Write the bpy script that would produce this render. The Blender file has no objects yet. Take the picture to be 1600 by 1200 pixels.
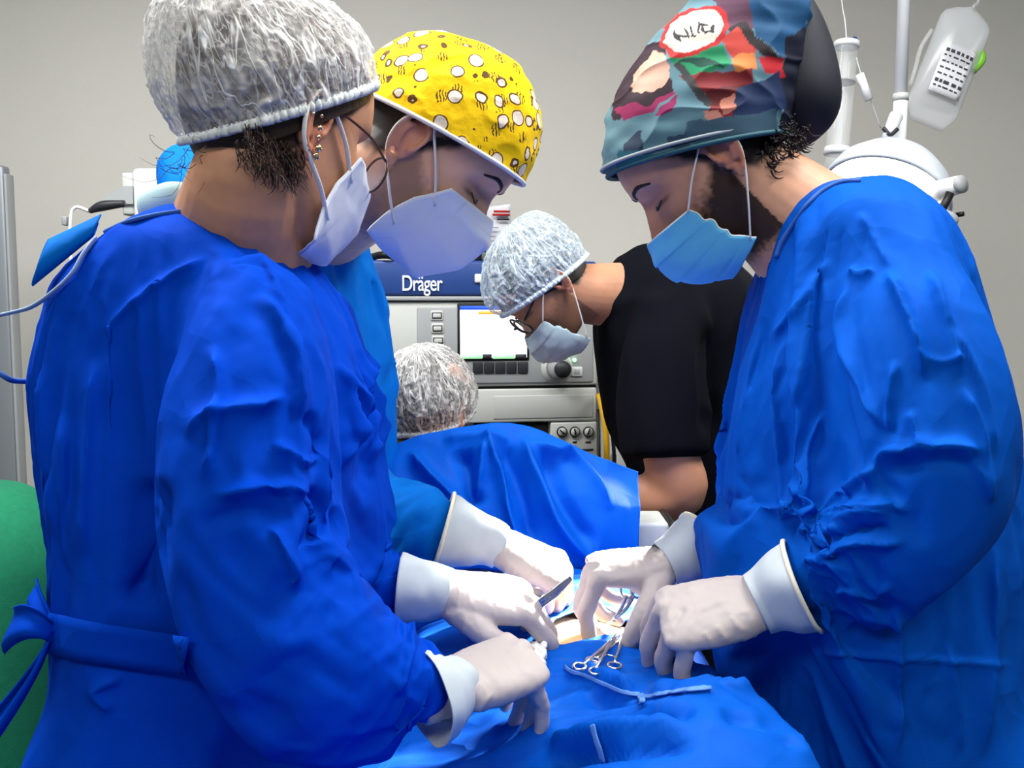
import bpy, bmesh, math, random
import numpy as np
from mathutils import Vector, Matrix, noise as mnoise

# ------------------------------------------------------------------ camera, light, exposure
scene = bpy.context.scene
COL = scene.collection
PI = math.pi
FPX = 1500.0                       # focal length in pixels of the 1600x1200 frame
PITCH = math.radians(5.0)
CAM = Vector((0, 0, 1.32))
FWD = Vector((0, math.cos(PITCH), -math.sin(PITCH)))
UPV = Vector((0, math.sin(PITCH), math.cos(PITCH)))
RGT = Vector((1, 0, 0))
cd = bpy.data.cameras.new('camera'); cam = bpy.data.objects.new('camera', cd); COL.objects.link(cam)
cam.location = CAM; cam.rotation_euler = (PI/2 - PITCH, 0, 0)
cd.sensor_width = 36.0; cd.lens = FPX / 1600 * 36.0; cd.clip_start = 0.02
scene.camera = cam
vs = scene.view_settings
vs.view_transform = 'Standard'; vs.look = 'None'; vs.gamma = 1.0; vs.use_curve_mapping = False
vs.exposure = 0.0
world = bpy.data.worlds.new('world'); scene.world = world; world.use_nodes = True
world.node_tree.nodes['Background'].inputs[0].default_value = (0.55, 0.6, 0.65, 1)
world.node_tree.nodes['Background'].inputs[1].default_value = 0.2

def area_light(name, loc, size, power, color=(1, 1, 1), rot=(0, 0, 0)):
    l = bpy.data.lights.new(name, 'AREA'); l.shape = 'RECTANGLE'; l.size = size[0]; l.size_y = size[1]
    l.energy = power; l.color = color
    o = bpy.data.objects.new(name, l); COL.objects.link(o); o.location = loc; o.rotation_euler = rot
    return o
CEIL = 2.75
# fluorescent ceiling panels: (x, y, power)
PANELS = [(-0.95, 1.30, 58), (0.75, 1.00, 44), (-0.95, -0.8, 20), (0.75, -0.8, 20)]
for (x, y, pw) in PANELS:
    area_light('ceiling_panel_light', (x, y, CEIL - 0.075), (1.15, 0.55), pw, (1.0, 0.985, 0.95))

# ------------------------------------------------------------------ pixel helpers
def P(px, py, d):
    """point at depth d (metres along the camera axis) seen at pixel px, py"""
    px, py, d = float(px), float(py), float(d)
    return CAM + d * (FWD + (px - 800) / FPX * RGT - (py - 600) / FPX * UPV)
def proj(V):
    """pixel coordinates and depth of an array of points"""
    V = np.asarray(V, float) - np.array(CAM)
    d = V @ np.array(FWD)
    return 800 + FPX * (V @ np.array(RGT)) / d, 600 - FPX * (V @ np.array(UPV)) / d, d
def npv(v): return np.array(v, float)

# ------------------------------------------------------------------ materials
def lin(c):
    return tuple((x / 12.92 if x <= 0.04045 else ((x + 0.055) / 1.055) ** 2.4) for x in c)
def rgb(r, g, b): return lin((r / 255, g / 255, b / 255))
MATS = {}
def mat(name, col, rough=0.6, metal=0.0, spec=0.4, bump=None, var=None, emit=None, trans=0.0, alpha=1.0,
        sss=0.0, sheen=0.0, attr=None, coat=0.0, ior=1.45, crumple=None):
    """bump=(scale, strength, distance[, stretch]); var=(scale, amount) darkens/lightens by noise; attr = colour attribute"""
    m = bpy.data.materials.new(name); m.use_nodes = True
    nt = m.node_tree; N = nt.nodes; L = nt.links; b = N['Principled BSDF']
    b.inputs['Base Color'].default_value = (*col, 1); b.inputs['Roughness'].default_value = rough
    b.inputs['Metallic'].default_value = metal; b.inputs['Specular IOR Level'].default_value = spec
    b.inputs['Transmission Weight'].default_value = trans; b.inputs['Alpha'].default_value = alpha
    b.inputs['IOR'].default_value = ior
    if coat: b.inputs['Coat Weight'].default_value = coat
    if sss:
        b.inputs['Subsurface Weight'].default_value = sss
        b.inputs['Subsurface Radius'].default_value = (0.012, 0.005, 0.003); b.inputs['Subsurface Scale'].default_value = 0.6
    if sheen:
        b.inputs['Sheen Weight'].default_value = sheen; b.inputs['Sheen Roughness'].default_value = 0.5
    if emit:
        b.inputs['Emission Color'].default_value = (*emit[0], 1); b.inputs['Emission Strength'].default_value = emit[1]
    tc = N.new('ShaderNodeTexCoord')
    src = None
    if attr:
        a = N.new('ShaderNodeAttribute'); a.attribute_name = attr; src = a.outputs['Color']
    if var:
        nz = N.new('ShaderNodeTexNoise'); nz.inputs['Scale'].default_value = var[0]; nz.inputs['Detail'].default_value = 4
        L.new(tc.outputs['Object'], nz.inputs['Vector'])
        mr = N.new('ShaderNodeMapRange'); mr.inputs[1].default_value = 0.25; mr.inputs[2].default_value = 0.75
        mr.inputs[3].default_value = 1 - var[1]; mr.inputs[4].default_value = 1 + var[1]
        L.new(nz.outputs['Fac'], mr.inputs[0])
        mx = N.new('ShaderNodeMix'); mx.data_type = 'RGBA'; mx.blend_type = 'MULTIPLY'; mx.inputs[0].default_value = 1
        if src: L.new(src, mx.inputs[6])
        else: mx.inputs[6].default_value = (*col, 1)
        L.new(mr.outputs[0], mx.inputs[7]); src = mx.outputs[2]
    if src: L.new(src, b.inputs['Base Color'])
    if bump:
        nz = N.new('ShaderNodeTexNoise'); nz.inputs['Scale'].default_value = bump[0]; nz.inputs['Detail'].default_value = 5
        if len(bump) > 3:
            mp = N.new('ShaderNodeMapping'); mp.inputs['Scale'].default_value = bump[3]
            L.new(tc.outputs['Object'], mp.inputs['Vector']); L.new(mp.outputs[0], nz.inputs['Vector'])
        else: L.new(tc.outputs['Object'], nz.inputs['Vector'])
        bp = N.new('ShaderNodeBump'); bp.inputs['Strength'].default_value = bump[1]; bp.inputs['Distance'].default_value = bump[2]
        L.new(nz.outputs['Fac'], bp.inputs['Height']); L.new(bp.outputs[0], b.inputs['Normal'])
        if crumple:                       # crisp creases of pressed non-woven cloth
            last = None
            wn = N.new('ShaderNodeTexNoise'); wn.inputs['Scale'].default_value = 5; wn.inputs['Detail'].default_value = 2; L.new(tc.outputs['Object'], wn.inputs['Vector'])
            wv = N.new('ShaderNodeVectorMath'); wv.operation = 'MULTIPLY_ADD'; L.new(wn.outputs['Color'], wv.inputs[0]); wv.inputs[1].default_value = (.16, .16, .16); L.new(tc.outputs['Object'], wv.inputs[2])
            for sc, dist_, st in ((crumple[0], crumple[2], (1, 1, .55)), (crumple[0] * 2.3, crumple[2] * .38, (1.2, 1, .7))):
                mp = N.new('ShaderNodeMapping'); mp.inputs['Scale'].default_value = st; L.new(wv.outputs[0], mp.inputs['Vector'])
                vo = N.new('ShaderNodeTexVoronoi'); vo.feature = 'F1'; vo.inputs['Scale'].default_value = sc; L.new(mp.outputs[0], vo.inputs['Vector'])
                bq = N.new('ShaderNodeBump'); bq.inputs['Strength'].default_value = crumple[1]; bq.inputs['Distance'].default_value = dist_; L.new(vo.outputs['Distance'], bq.inputs['Height'])
                if last: L.new(last, bq.inputs['Normal'])
                last = bq.outputs[0]
            L.new(last, bp.inputs['Normal'])
    MATS[name] = m
    return m

# ------------------------------------------------------------------ objects and tags
def link(name, me, m=None, parent=None, smooth=True):
    o = bpy.data.objects.new(name, me); COL.objects.link(o)
    if m is not None:
        me.materials.clear(); me.materials.append(m)
    if smooth and len(me.polygons): me.polygons.foreach_set('use_smooth', [True] * len(me.polygons))
    if parent is not None:
        o.parent = parent
        if parent.type == 'EMPTY': o.matrix_parent_inverse = Matrix.Translation(-parent.location)
    return o
def thing(name, label, cat, loc=(0, 0, 0), group=None):
    o = bpy.data.objects.new(name, None); COL.objects.link(o); o.location = loc
    o.empty_display_size = 0.05
    return tag(o, label, cat, group)
def tag(o, label, cat, group=None):
    o['label'] = label; o['category'] = cat
    if group: o['group'] = group
    return o
def struct(o):
    o['kind'] = 'structure'; return o

# ------------------------------------------------------------------ geometry collected as (verts, faces)
def mesh_of(parts, name='m'):
    V = []; F = []; o = 0
    for v, f in parts:
        V.extend([tuple(x) for x in v]); F.extend([tuple(i + o for i in q) for q in f]); o += len(v)
    me = bpy.data.meshes.new(name); me.from_pydata(V, [], F); me.update()
    return me
def catmull(pts, n):
    pts = np.asarray(pts, float); k = len(pts)
    if k == 2: 
        t = np.linspace(0, 1, n)[:, None]; return pts[0] * (1 - t) + pts[1] * t
    ex = np.vstack([2 * pts[0] - pts[1], pts, 2 * pts[-1] - pts[-2]])
    out = []
    for s in np.linspace(0, k - 1, n):
        i = min(int(s), k - 2); t = s - i
        p0, p1, p2, p3 = ex[i], ex[i + 1], ex[i + 2], ex[i + 3]
        out.append(0.5 * (2 * p1 + (p2 - p0) * t + (2 * p0 - 5 * p1 + 4 * p2 - p3) * t * t + (3 * p1 - p0 - 3 * p2 + p3) * t ** 3))
    return np.array(out)
def tube(pts, rad, n=12, seg=None, ref=None, caps=True, spline=True, closed=False):
    """tapered tube; rad = scalar, list, or list of (ru, rv): rv along ref"""
    pts = np.asarray([tuple(p) for p in pts], float); k = len(pts)
    R = np.array([(r, r) if np.isscalar(r) else tuple(r) for r in (rad if hasattr(rad, '__len__') else [rad] * k)], float)
    if spline and k > 2 or seg:
        m = seg or (k - 1) * 6 + 1
        A = catmull(np.hstack([pts, R]), m); pts = A[:, :3]; R = np.maximum(A[:, 3:], 1e-4); k = m
    T = np.gradient(pts, axis=0)
    if closed: T = np.roll(pts, -1, 0) - np.roll(pts, 1, 0)
    T /= np.linalg.norm(T, axis=1)[:, None] + 1e-12
    V = []; F = []
    if ref is None:
        a = np.array([0, 0, 1.0]) if abs(T[0][2]) < 0.9 else np.array([1.0, 0, 0])
    else: a = npv(ref)
    u = np.cross(a, T[0]); u /= np.linalg.norm(u); ang = np.arange(n) * 2 * PI / n
    for i in range(k):
        if ref is not None:
            u = np.cross(npv(ref), T[i])
        else:
            u = u - T[i] * (u @ T[i])
        u = u / (np.linalg.norm(u) + 1e-12); w = np.cross(T[i], u)
        for t in ang: V.append(pts[i] + R[i][0] * math.cos(t) * u + R[i][1] * math.sin(t) * w)
    for i in range(k - (0 if closed else 1)):
        j = (i + 1) % k
        for q in range(n):
            F.append((i * n + q, i * n + (q + 1) % n, j * n + (q + 1) % n, j * n + q))
    if caps and not closed:
        V.append(pts[0]); V.append(pts[-1]); c0 = len(V) - 2
        for q in range(n):
            F.append((c0, (q + 1) % n, q)); F.append((c0 + 1, (k - 1) * n + q, (k - 1) * n + (q + 1) % n))
    return V, F
def ball(c, r, n=12, m=8, rot=None):
    c = npv(c); r = npv(r if hasattr(r, '__len__') else (r, r, r)); V = []; F = []
    for i in range(1, m):
        a = PI * i / m
        for j in range(n):
            b = 2 * PI * j / n
            p = np.array([math.sin(a) * math.cos(b), math.sin(a) * math.sin(b), math.cos(a)]) * r
            if rot is not None: p = rot @ p
            V.append(c + p)
    for i in range(m - 2):
        for j in range(n): F.append((i * n + j, (i + 1) * n + j, (i + 1) * n + (j + 1) % n, i * n + (j + 1) % n))
    tz = np.array([0, 0, r[2]]); tz = tz if rot is None else rot @ tz
    V.append(c + tz); V.append(c - tz); t = len(V) - 2; o = (m - 2) * n
    for j in range(n):
        F.append((t, j, (j + 1) % n)); F.append((t + 1, o + (j + 1) % n, o + j))
    return V, F
def rings(secs, cap=True):
    """loft through equal-length rings of points"""
    n = len(secs[0]); V = [npv(p) for s in secs for p in s]; F = []
    for i in range(len(secs) - 1):
        for q in range(n): F.append((i * n + q, i * n + (q + 1) % n, (i + 1) * n + (q + 1) % n, (i + 1) * n + q))
    if cap:
        V.append(np.mean(V[:n], axis=0)); V.append(np.mean(V[(len(secs) - 1) * n:len(secs) * n], axis=0)); c = len(V) - 2
        for q in range(n):
            F.append((c, (q + 1) % n, q)); F.append((c + 1, (len(secs) - 1) * n + q, (len(secs) - 1) * n + (q + 1) % n))
    return V, F
def grid(fn, nu, nv, thick=0.0, cu=False):
    """sheet fn(u,v) -> point, u,v in 0..1; optional thickness along the normal"""
    A = np.array([[npv(fn(i / (nu - 1), j / (nv - 1))) for j in range(nv)] for i in range(nu)])
    return sheet(A, thick)
def sheet(A, thick=0.0):
    nu, nv = A.shape[:2]
    F = [(i * nv + j, (i + 1) * nv + j, (i + 1) * nv + j + 1, i * nv + j + 1) for i in range(nu - 1) for j in range(nv - 1)]
    V = A.reshape(-1, 3)
    if thick:
        du = np.gradient(A, axis=0); dv = np.gradient(A, axis=1); Nn = np.cross(du, dv)
        Nn /= np.linalg.norm(Nn, axis=2)[:, :, None] + 1e-12
        B = (A - Nn * thick).reshape(-1, 3); o = len(V)
        F += [tuple(o + q for q in reversed(f)) for f in F]
        e = lambda i, j: i * nv + j
        for i in range(nu - 1):
            F.append((e(i, 0), e(i, 0) + o, e(i + 1, 0) + o, e(i + 1, 0))); F.append((e(i + 1, nv - 1), e(i + 1, nv - 1) + o, e(i, nv - 1) + o, e(i, nv - 1)))
        for j in range(nv - 1):
            F.append((e(0, j + 1), e(0, j + 1) + o, e(0, j) + o, e(0, j))); F.append((e(nu - 1, j), e(nu - 1, j) + o, e(nu - 1, j + 1) + o, e(nu - 1, j + 1)))
        V = np.vstack([V, B])
    return list(V), F
def rbox(lo, hi, r=0.004, seg=2, M=None):
    """rounded box as (verts, faces)"""
    bm = bmesh.new(); bmesh.ops.create_cube(bm, size=1)
    lo = npv(lo); hi = npv(hi); c = (lo + hi) / 2; s = hi - lo
    for v in bm.verts: v.co = Vector(c + npv(v.co) * s)
    if r: bmesh.ops.bevel(bm, geom=list(bm.edges), offset=min(r, 0.45 * min(s)), segments=seg, affect='EDGES', profile=0.5)
    bm.verts.ensure_lookup_table()
    V = [npv(v.co) for v in bm.verts]; F = [tuple(v.index for v in f.verts) for f in bm.faces]; bm.free()
    if M is not None: V = [npv(M @ Vector(v)) for v in V]
    return V, F
def xf(part, M):
    return [npv(M @ Vector(v)) for v in part[0]], part[1]
def put(name, parts, m, parent=None, smooth=True, flat_angle=None):
    me = mesh_of(parts if isinstance(parts, list) else [parts], name)
    o = link(name, me, m, parent, smooth)
    if flat_angle is not None:
        me.set_sharp_from_angle(angle=math.radians(flat_angle))
    return o

# ------------------------------------------------------------------ voxel union, smoothing, displacement
def evaluated(ob):
    dg = bpy.context.evaluated_depsgraph_get(); dg.update()
    return bpy.data.meshes.new_from_object(ob.evaluated_get(dg))
def get_co(me):
    a = np.empty(len(me.vertices) * 3); me.vertices.foreach_get('co', a); return a.reshape(-1, 3)
def set_co(me, co):
    me.vertices.foreach_set('co', np.asarray(co, float).ravel()); me.update()
def get_no(me):
    a = np.empty(len(me.vertices) * 3, dtype=np.float32); me.vertex_normals.foreach_get('vector', a); return a.reshape(-1, 3).astype(float)
def edges_of(me):
    e = np.empty(len(me.edges) * 2, dtype=np.int32); me.edges.foreach_get('vertices', e); return e.reshape(-1, 2)
def lap(co, E, it, k=0.5, mask=None):
    n = len(co); deg = np.bincount(E.ravel(), minlength=n).astype(float)
    for _ in range(it):
        s = np.empty_like(co)
        for c in range(co.shape[1]):
            s[:, c] = np.bincount(E[:, 0], co[E[:, 1], c], n) + np.bincount(E[:, 1], co[E[:, 0], c], n)
        d = s / np.maximum(deg, 1)[:, None] - co
        co = co + k * d * (1 if mask is None else mask[:, None])
    return co
def fuse(parts, voxel, smooth=2, sub=0):
    """union of closed shapes by voxel remeshing -> mesh"""
    me = mesh_of(parts, 'tmp'); ob = bpy.data.objects.new('tmp', me); COL.objects.link(ob)
    md = ob.modifiers.new('r', 'REMESH'); md.mode = 'VOXEL'; md.voxel_size = voxel; md.use_smooth_shade = True
    out = evaluated(ob); bpy.data.objects.remove(ob); bpy.data.meshes.remove(me)
    if smooth: set_co(out, lap(get_co(out), edges_of(out), smooth))
    return out
def subdivided(me, n=1):
    ob = bpy.data.objects.new('tmp', me); COL.objects.link(ob)
    md = ob.modifiers.new('s', 'SUBSURF'); md.levels = n; md.render_levels = n
    out = evaluated(ob); bpy.data.objects.remove(ob)
    return out
def noise3(co, scale, seed=0.0, octaves=2):
    o = np.empty(len(co)); off = Vector((seed * 13.7, seed * 7.3, seed * 3.1))
    for i, p in enumerate(co): o[i] = mnoise.fractal(Vector(p * scale) + off, 1.0, 2.0, octaves)
    return o
_rng = np.random.RandomState(5)
_TAB = _rng.rand(64, 64, 64)
def vnoise(co, scale, seed=0):
    """fast smooth value noise in -1..1"""
    q = np.asarray(co) * scale + seed * 17.31 + 500; i = np.floor(q).astype(int); f = q - i; f = f * f * (3 - 2 * f)
    r = 0
    for dx in (0, 1):
        for dy in (0, 1):
            for dz in (0, 1):
                w = (f[:, 0] if dx else 1 - f[:, 0]) * (f[:, 1] if dy else 1 - f[:, 1]) * (f[:, 2] if dz else 1 - f[:, 2])
                r = r + w * _TAB[(i[:, 0] + dx) % 64, (i[:, 1] + dy) % 64, (i[:, 2] + dz) % 64]
    return r * 2 - 1
def ridged(co, scale, seed=0):
    return 1 - np.abs(vnoise(co, scale, seed)) * 2
def paint(me, cols, name='Col'):
    a = me.color_attributes.new(name, 'FLOAT_COLOR', 'POINT')
    c = np.ones((len(me.vertices), 4)); c[:, :3] = cols
    a.data.foreach_set('color', c.ravel())
STROKE_AMP, STROKE_W = 1.15, 1.1
def facets(me, cell, amp, seed=0, stretch=(1, 1, .6)):
    """crisp creased facets of pressed non-woven cloth, displaced along the normals"""
    co = get_co(me); no = get_no(me)
    q = (co + .045 * np.stack([vnoise(co, 7, seed + k) for k in range(3)], 1)) * np.array(stretch) / cell + 300
    i = np.floor(q).astype(int); best = np.full(len(q), 9.0)
    for dx in (-1, 0, 1):
        for dy in (-1, 0, 1):
            for dz in (-1, 0, 1):
                c = i + np.array([dx, dy, dz]); k = (c[:, 0] + seed) % 64, c[:, 1] % 64, c[:, 2] % 64
                f = np.stack([_TAB[k[0], k[1], k[2]], _TAB[k[1], k[2], k[0]], _TAB[k[2], k[0], k[1]]], 1)
                best = np.minimum(best, np.linalg.norm(c + f - q, axis=1))
    set_co(me, co + no * (amp * (best - .5))[:, None])
def creases(me, strokes, front=True):
    """raise ridges / press valleys along polylines drawn over the cloth.
    stroke = (amplitude m, width px, [(px,py),...][, kind]) kind: 'r' round ridge, 's' sharp ridge, 'f' fold-over step"""
    co = get_co(me); no = get_no(me); px, py, d = proj(co)
    vd = co - np.array(CAM); vd /= np.linalg.norm(vd, axis=1)[:, None]
    face = np.clip(-(no * vd).sum(1) * 3, 0, 1) if front else np.ones(len(co))
    disp = np.zeros(len(co))
    for st in strokes:
        amp, wd, pl = st[:3]; amp *= STROKE_AMP; wd *= STROKE_W; kind = st[3] if len(st) > 3 else 'r'
        pl = catmull(pl, max(2, (len(pl) - 1) * 8 + 1)) if len(pl) > 2 else np.array(pl, float)
        lo = pl.min(0) - 4 * wd; hi = pl.max(0) + 4 * wd
        I = np.where((px > lo[0]) & (px < hi[0]) & (py > lo[1]) & (py < hi[1]) & (face > 0))[0]
        if len(I) == 0: continue
        q = np.stack([px[I], py[I]], 1); best = np.full(len(I), 1e9); sgn = np.zeros(len(I)); tt = np.zeros(len(I))
        segl = np.linalg.norm(np.diff(pl, axis=0), axis=1); tot = segl.sum(); acc = 0
        for a, b, l in zip(pl[:-1], pl[1:], segl):
            ab = b - a; t = np.clip(((q - a) @ ab) / (l * l + 1e-9), 0, 1)
            v = q - (a + t[:, None] * ab); ds = np.linalg.norm(v, axis=1); k = ds < best
            best[k] = ds[k]; sgn[k] = np.sign(ab[0] * v[k, 1] - ab[1] * v[k, 0]); tt[k] = (acc + t[k] * l) / tot; acc += l
        x = best / wd; end = np.clip(np.minimum(tt, 1 - tt) * 5, 0, 1); end = end * end * (3 - 2 * end)
        if kind == 'r': g = np.exp(-x * x)
        elif kind == 's': g = np.exp(-1.5 * (np.sqrt(x * x + .09) - .3))
        else: g = np.where(sgn > 0, np.exp(-x * x * 0.5), np.exp(-x * x * 8))
        # keep to one layer of cloth: fade away from the depth met along the stroke
        w = g * end
        if (w > 0.5).any():
            dm = np.median(d[I][w > 0.5]); w = w * np.exp(-((d[I] - dm) / 0.16) ** 4)
        disp[I] += amp * w * face[I]
    set_co(me, co + no * disp[:, None])
# ------------------------------------------------------------------ cloth: short drape simulation on a body form
def torso(levels, n=44, ex=2.3, yaw=0.0):
    """closed loft; level = (py, x_left px, x_right px, depth, half depth m)"""
    A = np.array(levels, float); A = catmull(A, (len(A) - 1) * 3 + 1); S = []
    for py, xl, xr, dc, hd in A:
        c = npv(P((xl + xr) / 2, py, dc)); rx = (xr - xl) / 2 * dc / FPX; ring = []
        for k in range(n):
            t = 2 * PI * k / n; cx, sy = math.cos(t), math.sin(t)
            ring.append(c + np.array([rx * math.copysign(abs(cx) ** (2 / ex), cx), hd * math.copysign(abs(sy) ** (2 / ex), sy), 0]))
        S.append(ring)
    return rings(S)
def limb(pts, n=20, k=1.0, seg=None):
    """tapered tube; pts = (px, py, depth, radius m)"""
    return tube([P(a, b, d) for a, b, d, r in pts], [r * k for a, b, d, r in pts], n=n, seg=seg or (len(pts) - 1) * 5 + 1)
def simulate(me, colliders, pin, frames=14, shrink=-0.06, grav=1.0, stiff=12.0, bend=0.6, mass=0.25, dist=0.004, quality=4, press=0.0):
    sc = bpy.context.scene; old = sc.frame_current
    cols = []
    for c in colliders:
        co = bpy.data.objects.new('tmp_c', c); COL.objects.link(co)
        co.modifiers.new('c', 'COLLISION'); co.collision.thickness_outer = dist; co.collision.cloth_friction = 6
        cols.append(co)
    ob = bpy.data.objects.new('tmp_cloth', me); COL.objects.link(ob)
    vg = ob.vertex_groups.new(name='pin')
    for w in np.unique(np.round(pin, 1)):
        if w > 0: vg.add([int(i) for i in np.where(np.round(pin, 1) == w)[0]], float(w), 'REPLACE')
    md = ob.modifiers.new('cl', 'CLOTH'); s = md.settings
    s.quality = quality; s.mass = mass; s.tension_stiffness = stiff; s.compression_stiffness = stiff; s.shear_stiffness = stiff * 0.6
    s.bending_stiffness = bend; s.air_damping = 3; s.tension_damping = 5; s.compression_damping = 5; s.shear_damping = 5
    s.shrink_min = shrink; s.shrink_max = shrink; s.vertex_group_mass = 'pin'; s.pin_stiffness = 1.0
    s.effector_weights.gravity = grav
    if press: s.use_pressure = True; s.uniform_pressure_force = press
    md.collision_settings.use_collision = bool(cols); md.collision_settings.distance_min = dist; md.collision_settings.collision_quality = 2
    md.collision_settings.use_self_collision = False
    md.point_cache.frame_start = 1; md.point_cache.frame_end = frames
    for f in range(1, frames + 1): sc.frame_set(f)
    out = evaluated(ob)
    bpy.data.objects.remove(ob)
    for c in cols: bpy.data.objects.remove(c)
    sc.frame_set(old)
    return out
# ------------------------------------------------------------------ heads, caps, masks, hands
def head_matrix(px, py, d, yaw, pitch, roll, s=1.0):
    """head frame: x = face direction, z = crown. yaw 0 looks along +X, +90 looks away from the camera; pitch > 0 looks down"""
    o = P(px, py, d)
    R = Matrix.Rotation(math.radians(yaw), 4, 'Z') @ Matrix.Rotation(math.radians(pitch), 4, 'Y') @ Matrix.Rotation(math.radians(roll), 4, 'X')
    return Matrix.Translation(o) @ R @ Matrix.Scale(s, 4)
HEADT = [(-.102, .072, .045, .012), (-.098, .082, .030, .026), (-.089, .090, .012, .038), (-.075, .091, -.010, .049), (-.058, .094, -.035, .057),
         (-.04, .094, -.06, .063), (-.02, .091, -.080, .067), (0, .088, -.092, .070), (.02, .087, -.098, .073), (.036, .093, -.100, .075),
         (.055, .095, -.100, .077), (.08, .087, -.094, .075), (.10, .071, -.080, .067), (.115, .050, -.060, .052), (.125, .027, -.038, .032), (.130, .004, -.012, .008)]
def head_shape(nose=1.0):
    T = np.array(HEADT); z = np.linspace(0, 1, 46); K = catmull(T, 46 + 15); S = []
    n = 64
    for zz, xf_, xb, hw in K:
        hw = max(hw, .004); ring = []
        cx = 0.0 if zz > -.03 else min(0.03, (-.03 - zz) * .45)
        for k in range(n):
            t = 2 * PI * k / n; c, s = math.cos(t), math.sin(t)
            e = 2.25 if c > 0 else 2.0
            rx = (xf_ - cx) if c > 0 else (cx - xb)
            x = cx + rx * math.copysign(abs(c) ** (2 / e), c); y = hw * math.copysign(abs(s) ** (2 / e), s)
            if c > 0:
                fw = c ** 1.2
                G = lambda y0, sy, z0, sz: math.exp(-((y - y0) / sy) ** 2 - ((zz - z0) / sz) ** 2)
                ya = abs(y)
                A = lambda y0, sy, z0, sz: math.exp(-((ya - y0) / sy) ** 2 - ((zz - z0) / sz) ** 2)
                d = -0.013 * A(.033, .017, .017, .012) + 0.006 * A(.030, .022, .037, .008) + 0.005 * A(.052, .016, -.012, .014)
                d += -0.004 * A(.045, .015, -.045, .015) + 0.004 * A(.0, .02, -.088, .010) + 0.006 * A(0, .022, -.056, .012) - 0.004 * A(0, .025, -.058, .0025)
                d += 0.006 * A(.033, .012, .014, .008)
                # nose: bridge to tip
                if -.045 < zz < .035:
                    q = (0.030 - zz) / .055; q = min(max(q, 0), 1.3)
                    h = (.004 + .024 * q) if zz > -.026 else .028 * max(0, 1 - ((-.026 - zz) / .016) ** 1.5)
                    wd = .0075 + .007 * min(q, 1)
                    d += nose * h * math.exp(-(y / wd) ** 2) * min(1, (.035 - zz) / .012)
                x += d * (1 if fw > .05 else fw / .05)
            ring.append((x, y, zz))
        S.append(ring)
    return rings(S)
def ear_shape(side):
    """outer ear with helix, antihelix, bowl, tragus and lobe"""
    parts = []
    def L(x, z, o=0.0):       # ear plane, flares outwards to the back
        a = math.radians(13); return (-.004 + x * math.cos(a) * .95, side * (.0715 + o + max(0, -x) * math.sin(a) * 1.1 + .004), z - .002 + .12 * x * 0)
    hel = [(.006, -.004), (.009, .010), (.008, .022), (.000, .031), (-.012, .033), (-.022, .026), (-.026, .012), (-.024, -.004), (-.018, -.018), (-.010, -.027)]
    parts.append(tube([L(x, z, .004) for x, z in hel], [.0026, .003, .0034, .0036, .0037, .0037, .0036, .0034, .0033, .004], n=8))
    parts.append(tube([L(-.014, .022, .001), L(-.018, .010, .002), L(-.016, -.004, .002), L(-.010, -.014, .001)], [.003, .0036, .0036, .003], n=8))
    parts.append(ball(L(-.007, -.027, .001), (.0075, .0042, .0085)))
    parts.append(ball(L(.003, -.004, .003), (.0035, .004, .006)))
    parts.append(ball(L(-.009, .003, -.006), (.017, .0055, .028)))
    return parts
def neck_shape(Mh, base, base_r, s):
    """base: world point at the root of the neck, in between the shoulders"""
    top = npv(Mh @ Vector((-.018, 0, .0))); m1 = npv(Mh @ Vector((-.022, 0, -.055))); b = npv(base)
    m2 = m1 * .45 + b * .55
    return tube([top, m1, m2, b], [.050 * s, .058 * s, .062 * s * .6 + base_r * .4, base_r], n=28, seg=16)
SKIN_ATTR = 'Col'
def make_head(Mh, neck_base, neck_r=.075, s=1.0, extra=(), voxel=.0024, nose=1.0):
    parts = [xf(head_shape(nose), Mh)]
    for sd in (1, -1): parts += [xf(e, Mh) for e in ear_shape(sd)]
    if neck_base is not None: parts.append(neck_shape(Mh, neck_base, neck_r, s))
    parts += list(extra)
    return fuse(parts, voxel, 3)
def local(co, Mh):
    Mi = np.array(Mh.inverted()); return co @ Mi[:3, :3].T + Mi[:3, 3]
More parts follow.
